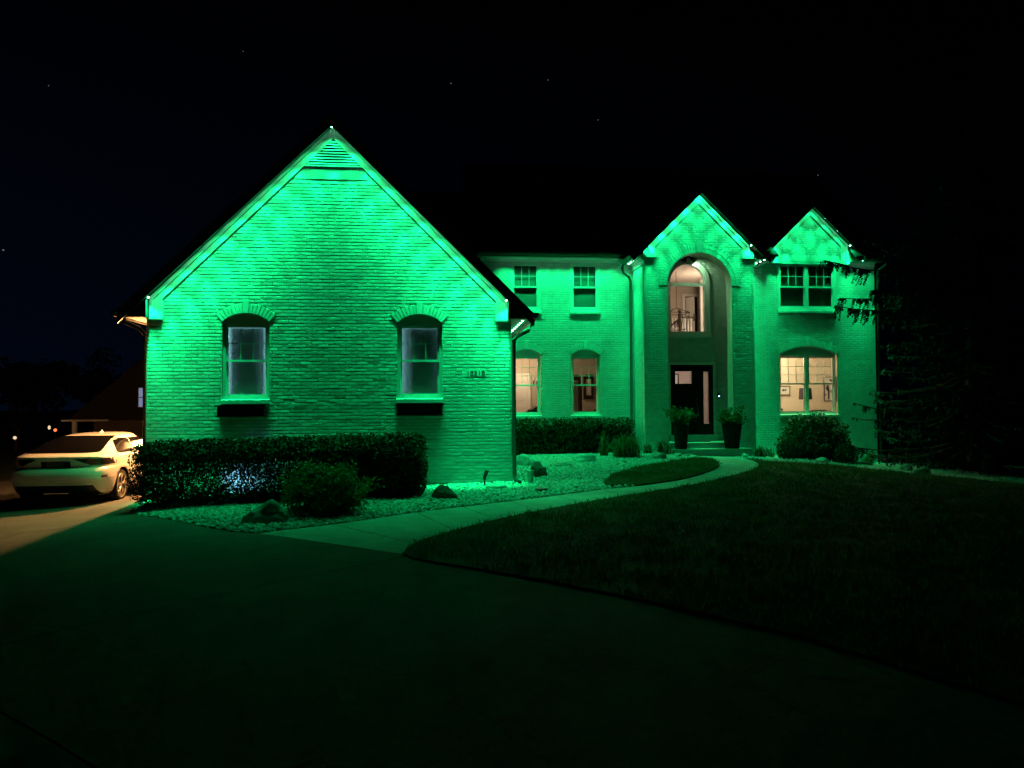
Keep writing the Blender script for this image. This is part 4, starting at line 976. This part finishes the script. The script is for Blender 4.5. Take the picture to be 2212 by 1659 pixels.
def boulder(label, x, y, w, d, h, m, seed, peak=0.0):
    bm = bmesh.new(); bmesh.ops.create_icosphere(bm, subdivisions=4, radius=1.0)
    off = Vector((seed*7.3, seed*3.1, seed*1.7))
    z = zf(x, y)
    for v in bm.verts:
        c = v.co.copy(); k = 1+.30*noise.noise(c*1.3+off)+.16*(noise.voronoi(c*1.8+off)[0][1]-noise.voronoi(c*1.8+off)[0][0]-.3)+.08*noise.noise(c*4.5+off)+.04*noise.noise(c*11+off)
        zz = c.z**.8*(1+peak*max(0, 1-abs(c.x-.1)*1.6))*.9 if c.z > 0 else c.z*.5
        v.co = Vector((x+c.x*k*w/2, y+c.y*k*d/2, z+zz*k*h*.95+h*.02))
    me = bpy.data.meshes.new('boulder'); bm.to_mesh(me); bm.free()
    o = link(me, 'boulder', m, None, True); return tag(o, label, 'rock', 'rocks in the gravel beds')
boulder('large peaked boulder at the front edge of the gravel', -2.46, 11.38, .72, .5, .30, 'boulder', 1, .05)
boulder('rounded dark boulder in front of the wing wall by the hedge end', .16, 13.6, .44, .38, .25, 'boulder_dark', 2)
boulder('big pale boulder beside the wing corner downspout', 2.28, 18.75, .56, .5, .30, 'boulder_pale', 3)
boulder('dark upright boulder behind the pale post', 2.32, 16.5, .38, .34, .31, 'boulder_dark', 4, .2)
boulder('flat grey stone in the middle of the gravel', 3.16, 18.1, .42, .3, .11, 'boulder', 5)
boulder('long pale slanting rock beside the grass tuft', 3.9, 18.95, .58, .34, .22, 'boulder_pale', 6, .1)
boulder('two toned round rock at the back tip of the grass patch', 5.95, 19.3, .42, .36, .20, 'boulder', 7)
boulder('small pale stone left of the step beneath the perennials', 6.75, 20.1, .24, .2, .11, 'boulder_pale', 8)
boulder('small grey stone nearest the left edge of the walkway by the step', 7.05, 20.2, .22, .2, .10, 'boulder', 9)
boulder('small round stone at the right end of the steps', 8.98, 20.75, .20, .18, .12, 'boulder_pale', 10)
boulder('flat pale stone at the lawn corner right of the walkway', 9.22, 19.55, .26, .2, .08, 'boulder_pale', 11)
boulder('low pale stone sunk in gravel near the wing wall foot', 1.24, 14.75, .38, .28, .10, 'boulder_pale', 12)
boulder('pale rock below the big round bush', 10.95, 20.1, .36, .28, .17, 'boulder_pale', 13)
boulder('flat dark rock right of the lower right bush', 12.3, 20.3, .62, .4, .13, 'boulder_dark', 14)
boulder('greenish angular rock under the conifer', 12.6, 18.7, .36, .3, .20, 'boulder', 15, .15)
boulder('lobed rock farthest right under the conifer', 12.35, 17.75, .42, .34, .19, 'boulder', 16)
boulder('stone tucked behind the farthest right rock', 12.62, 17.95, .26, .22, .15, 'boulder_pale', 17)

# ---- foliage
def leaf_quads(P, s0, s1, asp=.55, up=0.0, nrm=None):
    n = len(P); Rm = rotmats(n); s = rng.uniform(s0, s1, n)*np.where(rng.random(n) < .12, 1.5, 1.0)
    base = np.array([[-.5, 0, 0], [0, -.5*asp, .06], [.5, 0, 0], [0, .5*asp, .06]])
    V = np.einsum('nij,kj->nki', Rm, base)*s[:, None, None]
    return (V+P[:, None, :]).reshape(-1, 3), np.arange(n*4).reshape(-1, 4)
def nz(P, f, seed):
    o = Vector((seed*11.7, seed*5.3, seed*2.9))
    return np.array([noise.noise(Vector(p)*f+o) for p in P])
def box_sdf(P, c, h, r):
    q = np.abs(P-c)-(np.array(h)-r); return np.linalg.norm(np.maximum(q, 0), axis=1)+np.minimum(q.max(1), 0)-r
def hedge(label, c, h, r, n, leaf, m, seed, holes=None, depth=.22, topslope=0.0):
    c = np.array(c); N = n*6
    P = rng.uniform(-1, 1, (N, 3))*(np.array(h)+.06)+c
    sd = box_sdf(P-np.stack([0*P[:, 0], 0*P[:, 0], topslope*(P[:, 0]-c[0])*(P[:, 2] > c[2])], 1), c, h, r)
    nn = nz(P, 3.2, seed)*.075+nz(P, 8.0, seed+1)*.03
    d = sd-nn
    k = (d < 0) & (rng.random(N) < np.where(d > -depth, 1.0, .45))
    dens = nz(P, 6.0, seed+2); k &= dens > -.45
    if holes is not None: k &= ~holes(P, d)
    P = P[k][:n]
    t = thing('hedge', label, 'hedge', (c[0], c[1], c[2]-h[2]))
    Vv, Ff = leaf_quads(P, *leaf)
    o = npmesh('foliage', Vv, Ff, m, t); o['kind'] = 'stuff'
    Pc = rng.uniform(-1, 1, (n//3, 3))*np.array(h)+c; dc = box_sdf(Pc, c, h, r); kc = dc < -.14
    if holes is not None: kc &= ~((Pc[:, 0] < -2.4) & (Pc[:, 2] < .62))
    Vv, Ff = leaf_quads(Pc[kc], .12, .2, .7); npmesh('inner_foliage', Vv, Ff, m, t)['kind'] = 'stuff'
    mb = MB()
    for i in range(int(h[0]*9)):
        x0_ = c[0]+random.uniform(-1, 1)*(h[0]-.2); y0_ = c[1]+random.uniform(-.5, .5)*h[1]; z0_ = c[2]-h[2]-.08
        p = [Vector((x0_, y0_, z0_))]
        for q in range(4): p.append(p[-1]+Vector((random.uniform(-.16, .16), random.uniform(-.16, .16), h[2]*.42)))
        mb.tube(p, [.018, .014, .010, .007, .004], 5, False)
    mb.build('stems', 'bark', t)['kind'] = 'stuff'
    return t
def hole(P, d):
    # the thin leafless foot of the old hedge on its left half
    a = np.clip(1.4*np.exp(-((P[:, 0]+4.0)/.75)**2-((P[:, 2]-.14)/.24)**2)+1.1*np.exp(-((P[:, 0]+2.78)/.25)**2-((P[:, 2]-.52)/.12)**2), 0, 1)
    clump = np.clip(.5+1.4*nz(P, 8.0, 55), 0, 1)
    return rng.random(len(P)) < a*(.90-.70*clump)
hedge('long clipped hedge in front of the wing wall', (-2.80, 14.45, .42), (2.64, .78, .58), .26, 56000, (.035, .062), 'leaf_hedge', 3, hole, topslope=.02)
hedge('clipped hedge below the two left ground floor windows', (4.0, 22.05, .62), (2.0, .55, .55), .16, 24000, (.04, .075), 'leaf_hedge', 9)
def bush(name, label, c, r, n, leaf, m, seed, amp=.16, freq=2.6, shell=.45, cat='bush', flat=.6):
    c = np.array(c); r = np.array(r); N = n*4
    P = rng.normal(size=(N, 3)); P /= np.linalg.norm(P, axis=1)[:, None]; P[:, 2] = np.where(P[:, 2] < -flat, -flat, P[:, 2])
    rad = 1-shell*rng.random(N)**1.6
    w = 1+amp*2*nz(P, freq, seed)+amp*nz(P, freq*2.6, seed+4)
    Q = P*(rad*w)[:, None]*r+c
    k = nz(Q, 5.0/max(r[0], .4), seed+8) > -.28
    Q = Q[k][:n]
    t = thing(name, label, cat, (c[0], c[1], c[2]-r[2]*flat))
    Vv, Ff = leaf_quads(Q, *leaf); npmesh('foliage', Vv, Ff, m, t)['kind'] = 'stuff'
    mb = MB()
    for i in range(9):
        a = i*2*math.pi/9; e = Vector((c[0]+math.cos(a)*r[0]*.6, c[1]+math.sin(a)*r[1]*.6, c[2]+r[2]*.3)); b0 = Vector((c[0], c[1], c[2]-r[2]*flat-.05))
        mb.tube([b0, b0.lerp(e, .5)+Vector((0, 0, .05)), e], [.02, .013, .005], 5, False)
    mb.build('stems', 'bark', t)['kind'] = 'stuff'
    return t
bush('shrub', 'low spreading green shrub before the long hedge', (-1.72, 12.05, .20), (.66, .5, .46), 7000, (.04, .08), 'leaf_shrub', 21, .34, cat='shrub')
bush('bush', 'big round dark bush under the bright right window', (11.55, 21.6, .42), (1.02, .75, .82), 13000, (.05, .09), 'leaf_bush', 31, .14)
bush('bush', 'small clipped ball bush left of the big round bush', (10.22, 20.55, .22), (.35, .35, .34), 4500, (.03, .05), 'leaf_bush', 41, .06)
bush('bush', 'small clipped ball bush right of the big round bush', (11.95, 20.55, .08), (.35, .35, .33), 4500, (.03, .05), 'leaf_bush', 51, .06)
def tuft(name, label, x, y, n, h, spread, m, wid=.012, cat='grass'):
    z = zf(x, y); t = thing(name, label, cat, (x, y, z)); V = []; Fq = []
    for i in range(n):
        a = random.uniform(0, 2*math.pi); hh = h*random.uniform(.55, 1.1); sp = spread*random.uniform(.2, 1); b = Vector((x+random.gauss(0, spread*.17), y+random.gauss(0, spread*.17), z-.02))
        d = Vector((math.cos(a), math.sin(a), 0)); pn = Vector((-d.y, d.x, 0))*wid*random.uniform(.6, 1.2)
        lean = random.random()**1.5
        pts = [b, b+d*sp*.30*lean+Vector((0, 0, hh*.55)), b+d*sp*.75*lean+Vector((0, 0, hh*(1-.35*lean))), b+d*sp*1.25*lean+Vector((0, 0, hh*(1.15-.95*lean)*random.uniform(.8, 1)))]
        i0 = len(V)
        for k, p in enumerate(pts):
            w_ = pn*(1-k*.3); V += [p-w_, p+w_]
        Fq += [(i0+2*k, i0+2*k+1, i0+2*k+3, i0+2*k+2) for k in range(3)]
    npmesh('blades', np.array([v[:] for v in V]), np.array(Fq), m, t)['kind'] = 'stuff'
    return t
tuft('ornamental_grass', 'full arching tuft of ornamental grass before the back hedge', 5.25, 19.9, 800, .62, .78, 'leaf_grass')
tuft('ornamental_grass', 'tall narrow spray of leaves behind the left side of the big grass tuft', 4.75, 20.5, 160, .65, .22, 'leaf_grass', .02)
tuft('daylily_clump', 'dark leafy clump left of the front steps against the pier', 6.55, 20.75, 260, .42, .42, 'leaf_hedge', .016, 'plant')
tuft('daylily_clump', 'small leafy clump at the foot of the bay corner', 6.15, 21.0, 140, .32, .3, 'leaf_hedge', .014, 'plant')
tuft('daylily_clump', 'low dark perennial right of the steps below the pier', 9.5, 20.9, 180, .34, .38, 'leaf_hedge', .016, 'plant')
tuft('daylily_clump', 'low dark perennial between the pier and the ball bush', 9.95, 21.3, 160, .30, .34, 'leaf_hedge', .016, 'plant')
tuft('daylily_clump', 'thin grass clump at the right house corner in the gravel', 13.3, 21.6, 160, .30, .4, 'leaf_grass', .010, 'plant')
# potted plants
def potted(label, x, y, seed, r0_, r1_, spread):
    z = .27; t = thing('potted_plant', label, 'potted plant', (x, y, z))
    part('pot', 'pot_black', t, lambda b: b.lathe([(r0_, 0), (r0_+.005, .03), (r1_, .68), (r1_+.015, .70), (r1_+.015, .73), (r1_-.02, .73), (r1_-.03, .66)], (x, y, z), 20))
    part('soil', 'soil', t, lambda b: b.lathe([(r1_-.028, .66), (r1_-.03, .665)], (x, y, z), 20))
    rd = random.Random(seed); st_ = MB(); P = []
    for i in range(26):
        a = rd.uniform(0, 6.28); l_ = rd.uniform(.3, 1)*spread; e = Vector((x+math.cos(a)*l_, y+math.sin(a)*l_*.8, z+.72+rd.uniform(.10, .52)*(1.1-.4*l_/spread)))
        b0 = Vector((x, y, z+.66)); mid_ = b0.lerp(e, .5)+Vector((0, 0, .06)); st_.tube([b0, mid_, e], [.010, .008, .004], 5, False)
        for q in range(42): P.append(b0.lerp(e, rd.uniform(.45, 1.05))+Vector((rd.gauss(0, .05), rd.gauss(0, .05), rd.gauss(.02, .045))))
    st_.build('stems', 'bark', t)['kind'] = 'stuff'
    Vv, Ff = leaf_quads(np.array([p[:] for p in P]), .05, .10, .6); npmesh('leaves', Vv, Ff, 'leaf_pot', t)['kind'] = 'stuff'
potted('bushy plant in a tall black pot left of the front door', 7.22, 21.2, 5, .17, .22, .44)
potted('leafy plant in a tall black tapered pot right of the front door', 8.78, 21.2, 8, .20, .29, .46)

# ---- conifer at the right corner
def conifer(label, x, y, H):
    z = zf(x, y); t = thing('conifer_tree', label, 'tree', (x, y, z)); rd = random.Random(4)
    part('trunk', 'bark', t, lambda b: b.tube([(x, y, z-.2), (x+.05, y, z+H*.4), (x, y, z+H)], [.28, .18, .02], 10))
    V = []; Fq = []; lm = MB()
    def twig(p, L, d):
        n = max(3, int(L/.05))
        for i in range(n):
            q = p+Vector((d.x*.25*i/n, d.y*.25*i/n, -1)).normalized()*L*i/n
            for s in range(3):
                a = rd.uniform(0, 6.28); w_ = Vector((math.cos(a), math.sin(a), -.9)).normalized()*rd.uniform(.06, .12); c = w_.cross(Vector((0, 0, 1))).normalized()*.030
                i0 = len(V); V.extend([q-c, q+c, q+w_]); Fq.append((i0, i0+1, i0+2))
    def branch(a, zb_, L, droop, dens=1.0, lift=.10, hang=1.0):
        b0 = Vector((x, y, z+zb_)); d = Vector((math.cos(a), math.sin(a), 0)); pts = []; wob = rd.uniform(-.25, .25)
        for k in range(11):
            u = k/10; pts.append(b0+(d+Vector((-d.y, d.x, 0))*wob*u).normalized()*L*u+Vector((0, 0, L*(.06*u-droop*u*(1.6-.6*u)+lift*u**3)+rd.uniform(-.03, .03))))
        lm.tube(pts, [.045*(1-k/11)+.006 for k in range(11)], 5, False)
        nT = int(L*8*dens)
        for i in range(nT):
            u = .12+.88*rd.random()**.8; k = min(int(u*10), 9); p = pts[k].lerp(pts[k+1], u*10-k)
            side = Vector((-d.y, d.x, 0))*rd.uniform(-.35, .35)*(1.15-u)+d*rd.uniform(-.1, .1)
            q = p+side+Vector((0, 0, -abs(side.length)*.35))
            sub = [p, p.lerp(q, .6)+Vector((0, 0, .02)), q]; lm.tube(sub, [.008, .006, .004], 4, False)
            twig(q, rd.choice((.12, .2, .3, .45, .6))*rd.uniform(.7, 1.1)*(1.15-.75*u)*hang, d+Vector((rd.uniform(-.6, .6), rd.uniform(-.6, .6), 0)))
            twig(p, rd.uniform(.05, .28)*(1.1-.6*u), d)
    k = 0; zz = .5
    while zz < H-.5:
        L = 3.6*(1-zz/H)**.75
        for j in range(9): branch(rd.uniform(0, 6.28), zz+rd.uniform(-.15, .15), L*rd.uniform(.75, 1.1), rd.uniform(.18, .34))
        zz += .32; k += 1
    for a, zb_, L, dr, lf in ((R(181), 6.6, 4.35, .30, .16), (R(186), 5.3, 4.05, .26, .10), (R(178), 7.1, 3.2, .22, .08), (R(174), 5.9, 3.6, .34, .10), (R(192), 6.0, 3.3, .34, .06), (R(207), 2.1, 3.2, .32, .05)):
        branch(a, zb_, L, dr, 2.2, lf, 1.5)
    lm.build('limbs', 'bark', t)['kind'] = 'stuff'
    npmesh('crown', np.array([v[:] for v in V]), np.array(Fq), 'needle', t)['kind'] = 'stuff'
conifer('large dark drooping conifer at the right end of the house', 15.7, 20.2, 10.5)

# ================================================================== car
CX, CY, CA = -7.50, 15.53, R(2.5); CZ = zf(-7.3, 16.5)
car = thing('car', 'white fastback car parked on the driveway, seen from behind', 'car', (CX, CY, CZ))
ZK = [.20, .26, .34, .44, .50, .56, .64, .70, .74, .765, .79, .84, .90, .94, .965, .985, 1.0, 1.012, 1.03, 1.07, 1.12, 1.18, 1.24, 1.30, 1.345, 1.375, 1.395, 1.408, 1.415]
rK = [.30, .16, .09, .05, .02, .0, .0, .02, .05, .10, .17, .16, .13, .105, .085, .075, .085, .13, .20, .36, .58, .83, 1.08, 1.36, 1.64, 1.90, 2.15, 2.38, 2.5]
wK = [.86, .90, .93, .945, .950, .955, .955, .955, .954, .953, .950, .945, .940, .930, .920, .905, .890, .875, .855, .83, .80, .765, .73, .685, .64, .585, .51, .40, .30]
fK = [4.75, 4.86, 4.92, 4.95, 4.95, 4.94, 4.90, 4.84, 4.78, 4.72, 4.60, 4.35, 4.05, 3.85, 3.75, 3.70, 3.66, 3.62, 3.58, 3.50, 3.42, 3.34, 3.25, 3.15, 3.06, 2.98, 2.90, 2.82, 2.76]
rr = lambda z: float(np.interp(z, ZK, rK)); ww = lambda z: float(np.interp(z, ZK, wK)); ff = lambda z: float(np.interp(z, ZK, fK))
NN = 4.6
def aa_(z): return min(1.25, (ff(z)-rr(z))*.45)
def rear_y(x, z):
    return rr(z)+aa_(z)*(1-max(0, 1-min(1, abs(x)/ww(z))**NN)**(1/NN))
def side_x(y, z):
    u = max(0, 1-(y-rr(z))/aa_(z)); return ww(z)*max(0, 1-min(1, u)**NN)**(1/NN)
ca, sa = math.cos(CA), math.sin(CA)
def cw(p): return (CX+p[0]*ca-p[1]*sa, CY+p[0]*sa+p[1]*ca, CZ+p[2])
def cpart(name, m, mb, parent=None, smooth=True):
    mb.v = [cw(p) for p in mb.v]; return mb.build(name, m, parent or car, smooth)
mb = MB(); rows = []
zrow = sorted(set(ZK + list(np.linspace(.2, 1.41, 46))))
for z in zrow:
    r_, w_, f_, A_ = rr(z), ww(z), ff(z), aa_(z); A2 = min(1.0, (f_-r_)*.4); loop = []
    for th in np.linspace(-math.pi/2, math.pi/2, 33):
        s_, c_ = math.sin(th), math.cos(th); loop.append((w_*math.copysign(abs(s_)**(2/NN), s_), r_+A_*(1-abs(c_)**(2/NN)), z))
    for u in np.linspace(0, 1, 10)[1:-1]: loop.append((w_, r_+A_+(f_-A2-r_-A_)*u, z))
    for th in np.linspace(math.pi/2, -math.pi/2, 21):
        s_, c_ = math.sin(th), math.cos(th); loop.append((w_*math.copysign(abs(s_)**(2/2.6), s_), f_-A2*(1-abs(c_)**(2/2.6)), z))
    for u in np.linspace(0, 1, 10)[1:-1]: loop.append((-w_, f_-A2-(f_-A2-r_-A_)*u, z))
    rows.append(loop)
L_ = len(rows[0]); mb.v = [p for lp in rows for p in lp]
for i in range(len(rows)-1):
    for j in range(L_): mb.f.append((i*L_+j, i*L_+(j+1) % L_, (i+1)*L_+(j+1) % L_, (i+1)*L_+j))
mb.f.append(tuple(range(L_))[::-1]); mb.f.append(tuple((len(rows)-1)*L_+j for j in range(L_)))
body = cpart('body', 'paint', mb)
WH = [(1, 1.02), (-1, 1.02), (1, 3.94), (-1, 3.94)]
cut = MB()
for s, wy in WH:
    n0 = len(cut.v); k = 40
    for xx in (s*.60, s*1.1):
        cut.v += [cw((xx, wy+.385*math.cos(2*math.pi*j/k), .335+.385*math.sin(2*math.pi*j/k))) for j in range(k)]
    cut.f += [(n0+j, n0+(j+1) % k, n0+k+(j+1) % k, n0+k+j) for j in range(k)]; cut.f += [tuple(n0+j for j in range(k))[::-1], tuple(n0+k+j for j in range(k))]
cme = bpy.data.meshes.new('cut'); cme.from_pydata(cut.v, [], cut.f)
for mm in (cme, body.data):
    b_ = bmesh.new(); b_.from_mesh(mm); bmesh.ops.recalc_face_normals(b_, faces=b_.faces); b_.to_mesh(mm); b_.free()
cme.materials.append(MATS['car_black'])
co = bpy.data.objects.new('cut', cme); COL.objects.link(co)
bo = body.modifiers.new('arch', 'BOOLEAN'); bo.object = co; bo.operation = 'DIFFERENCE'; bo.solver = 'EXACT'; bo.material_mode = 'TRANSFER'
bpy.context.view_layer.update(); dg = bpy.context.evaluated_depsgraph_get()
nm = bpy.data.meshes.new_from_object(body.evaluated_get(dg)); body.modifiers.clear(); body.data = nm; nm.name = 'body'
bpy.data.objects.remove(co)
def grid_patch(fn, nu, nv):
    mb = MB(); mb.v = [fn(u/nu, v/nv) for v in range(nv+1) for u in range(nu+1)]
    mb.f = [(v*(nu+1)+u, v*(nu+1)+u+1, (v+1)*(nu+1)+u+1, (v+1)*(nu+1)+u) for v in range(nv) for u in range(nu)]
    return mb
def rear_patch(x0f, x1f, z0, z1, off, nu=24, nv=10):
    def fn(u, v):
        z = z0+(z1-z0)*v; x = x0f(v)+(x1f(v)-x0f(v))*u
        n_ = off/ (1+abs(rr(z+.02)-rr(z-.02))/.04)
        return (x*1.0, rear_y(x, z)-off*.6-n_*.2, z+off*.9*(1 if z > 1.03 else 0))
    return grid_patch(fn, nu, nv)
cpart('rear_window', 'car_glass', rear_patch(lambda v: -(.70-.16*v-.06*(v < .02)), lambda v: (.70-.16*v-.06*(v < .02)), 1.065, 1.352, .012, 30, 16))
for s in (-1, 1):
    cpart('tail_light', 'tail_lens', rear_patch(lambda v: s*(.62-.30*v), lambda v: s*.932, .825, .955, .008, 24, 10))
    cpart('reflector', 'red_lens', rear_patch(lambda v: s*.83, lambda v: s*.90, .575, .612, .006, 6, 3))
cpart('diffuser', 'car_black', rear_patch(lambda v: -(.80-.10*v), lambda v: (.80-.10*v), .205, .43, .012, 24, 8))
cpart('plate_recess', 'car_black', rear_patch(lambda v: -.27, lambda v: .27, .785, .905, .006, 10, 4))
cpart('licence_plate', 'plate', MB().box(-.16, .16, .105, .115, .795, .895), smooth=False)
cpart('chrome_strip', 'chrome', MB().box(-.18, .30, .03, .06, .27, .295), smooth=False)  # narrow bright chrome strip low across the rear
def side_patch(poly_lo, poly_hi, y0, y1, s, off, nu=24, nv=8):
    def fn(u, v):
        y = y0+(y1-y0)*u; zl, zh = poly_lo(u), poly_hi(u); z = zl+(zh-zl)*v
        return (s*(side_x(y, z)+off), y, z+off*.4)
    return grid_patch(fn, nu, nv)
for s in (-1, 1):
    cpart('side_window', 'car_glass', side_patch(lambda u: 1.015+.03*max(0, (.12-u)/.12), lambda u: 1.045+.27*min(1, u/.42)**.75 if u < .42 else 1.315-.02*(u-.42), .98, 1.95, s, .008))
    cpart('side_window', 'car_glass', side_patch(lambda u: 1.012, lambda u: 1.30-.20*max(0, u-.55)/.45, 2.02, 3.10, s, .008))
    cpart('door_handle', 'paint', MB().tube([(s*(.945), 1.75, .90), (s*.972, 1.80, .905), (s*.972, 1.98, .905), (s*.945, 2.03, .90)], .014, 6))
    cpart('side_skirt', 'car_black', MB().box(min(s*.90, s*.945), max(s*.90, s*.945), 1.5, 3.5, .19, .225), smooth=False)
cpart('antenna_fin', 'paint', MB().prism([(0, 0)], 0, 0) if False else (lambda b: (b.poly([(-.02, 2.30, 1.40), (.02, 2.30, 1.40), (.004, 2.44, 1.47), (-.004, 2.44, 1.47)]), b.poly([(-.02, 2.30, 1.40), (-.004, 2.44, 1.47), (-.02, 2.50, 1.40)]), b.poly([(.02, 2.30, 1.40), (.02, 2.50, 1.40), (.004, 2.44, 1.47)]), b)[-1])(MB()), smooth=False)
def lathe_x(prof, c, s, n=40):
    mb = MB()
    for r_, xo in prof:
        for j in range(n):
            t_ = 2*math.pi*j/n; mb.v.append((c[0]+s*xo, c[1]+r_*math.cos(t_), c[2]+r_*math.sin(t_)))
    for i in range(len(prof)-1):
        for j in range(n): mb.f.append((i*n+j, i*n+(j+1) % n, (i+1)*n+(j+1) % n, (i+1)*n+j))
    return mb
for s, wy in WH:
    c = (s*.81, wy, .335)
    ty = cpart('wheel', 'tyre', lathe_x([(.255, -.10), (.30, -.12), (.335, -.09), (.338, .0), (.335, .09), (.315, .125), (.275, .13), (.262, .12)], c, s))
    cpart('rim', 'rim', lathe_x([(.262, .12), (.262, .128), (.245, .128), (.238, .10), (.235, -.08)], c, s), ty)
    cpart('hub', 'rim', lathe_x([(.001, .105), (.05, .105), (.055, .09), (.055, .03)], c, s, 20), ty)
    cpart('brake_disc', 'metal_dark', lathe_x([(.001, .0), (.18, .0)], c, s, 24), ty)
    sp = MB()
    for k in range(5):
        a0 = k*2*math.pi/5+.3
        def P_(r_, a, xo): return Vector((c[0]+s*xo, c[1]+r_*math.cos(a), c[2]+r_*math.sin(a)))
        for da, db in ((.10, .05), (-.10, -.05)):
            sp.tube([P_(.045, a0+db*4, .095), P_(.13, a0+db*2.2, .108), P_(.245, a0+da*1.1, .115)], [.015, .012, .010], 6)
            sp.tube([P_(.13, a0+db*2.2, .108), P_(.245, a0+da*3.6, .115)], [.011, .009], 6)
    cpart('spokes', 'rim', sp, ty)

# ================================================================== far background
def tree(name, label, x, y, H, r, seed, n=2600, group=None):
    z = zf(x, y); t = thing(name, label, 'tree', (x, y, z), group); rd = random.Random(seed)
    part('trunk', 'bark', t, lambda b: b.tube([(x, y, z-.3), (x+.2, y, z+H*.35), (x, y, z+H*.7)], [.04*H, .028*H, .01*H], 8))
    C_ = [(np.array([x+rd.gauss(0, r*.45), y+rd.gauss(0, r*.45), z+H*.62+rd.gauss(0, H*.14)]), r*rd.uniform(.3, .55)) for _ in range(14)]
    P = []
    for c, q in C_:
        g = rng.normal(size=(n//14, 3)); g /= np.linalg.norm(g, axis=1)[:, None]; P.append(c+g*(q*rng.random((n//14, 1))**.4)*np.array([1, 1, .8]))
    Vv, Ff = leaf_quads(np.concatenate(P), H*.03, H*.065, .7); npmesh('crown', Vv, Ff, 'leaf_far', t)['kind'] = 'stuff'
FT = [('dark tree at the far left edge of the picture', -44, 72, 9.2, 4.0), ('dark tree crown second from the far left edge', -37.5, 74, 8.0, 3.6), ('dark tree crown third from the left above the car', -33.5, 76, 7.4, 3.4), ('low dark tree crown nearest the neighbour roof', -29.0, 78, 7.0, 3.2), ('dark tree peeping out beside the wing corner', -25.5, 80, 6.8, 3.0), ('tall dark tree left of the frame edge', -51, 76, 9.5, 4.2)]
for i, (lb, x, y, H, r_) in enumerate(FT): tree('background_tree', lb, x, y, H, r_, 60+i, group='dark trees beyond the driveway')
nh = thing('neighbour_house', 'dark neighbouring house with sloping roof beyond the driveway', 'house', (-14, 42, -.6))
part('wall', 'far_wall', nh, lambda b: b.box(-17.6, -4, 40.6, 50, -1.5, 2.2))
rf = part('roof', 'far_roof', nh, lambda b: (b.prism([(-18.7, .95), (-18.5, 1.05), (-11.0, 7.6), (-3.5, 1.05), (-3.3, .95)], 40, 51)))
part('gutter', 'trim', rf, lambda b: b.box(-18.85, -16.6, 39.85, 39.98, .88, .97))
part('porch_post', 'trim', nh, lambda b: b.box(-18.42, -18.24, 40.05, 40.23, -1.2, .90))
nw = part('window', 'trim', nh, lambda b: ring(b, -15.16, -14.86, 1.58, 2.60, 39.93, 40.0, .03))
for z0_, z1_ in ((1.61, 2.07), (2.11, 2.57)): part('pane', 'far_window', nw, lambda b: b.box(-15.13, -14.89, 39.95, 39.99, z0_, z1_))
lamp('porch_light', 'POINT', (-19.2, 39.4, .6), 7, (1.0, .62, .3), nh, .08)
part('porch_lamp', 'far_warm', nh, lambda b: b.lathe([(.02, 0), (.06, .05), (.06, .14), (.02, .2)], (-19.2, 39.4, .5), 10), True)
def far_post(label, x, y, z, m, r_):
    t = thing('garden_lamp', label, 'lamp', (x, y, z-.8)); part('post', 'metal_dark', t, lambda b: b.tube([(x, y, z-2.2), (x, y, z)], .03, 6))
    part('lamp_head', m, t, lambda b: b.lathe([(.01, -r_), (r_*.8, -r_*.6), (r_, 0), (r_*.7, r_*.7), (.01, r_)], (x, y, z+r_), 10), True)
far_post('small warm white lamp glowing above the left end of the car roof', -24.3, 46, -.25, 'far_warm', .10)
far_post('small red lamp glowing just above the car roof', -21.6, 45, .22, 'far_red', .085)
t = tree('background_tree', 'small shrub like tree lit faintly beside the warm lamp', -25.6, 48.5, 2.6, 1.0, 88, 1400)
# stars
for x, y, z, r_, lb in [(-147.84, 300, 125.95, .16, 'faint star high above the far left driveway'), (-75.12, 300, 142.59, .15, 'faint star left of and above the big gable peak'), (7.18, 300, 133.0, .2, 'left star of the close pair above the middle roof'), (47.35, 300, 136, .18, 'right star of the close pair above the middle roof'), (68.3, 300, 120, .18, 'star lower right of the close pair above the main ridge'), (164.2, 300, 99.4, .18, 'star just above the right end of the main ridge'), (-163.5, 300, 61.8, .3, 'brighter star at the left edge above the dark trees')]:
    o = part('star', 'star', None, lambda b: b.lathe([(.01, -r_), (r_*.8, -r_*.6), (r_, 0), (r_*.8, r_*.6), (.01, r_)], (x, y, z), 8))
    tag(o, lb, 'star', 'stars')
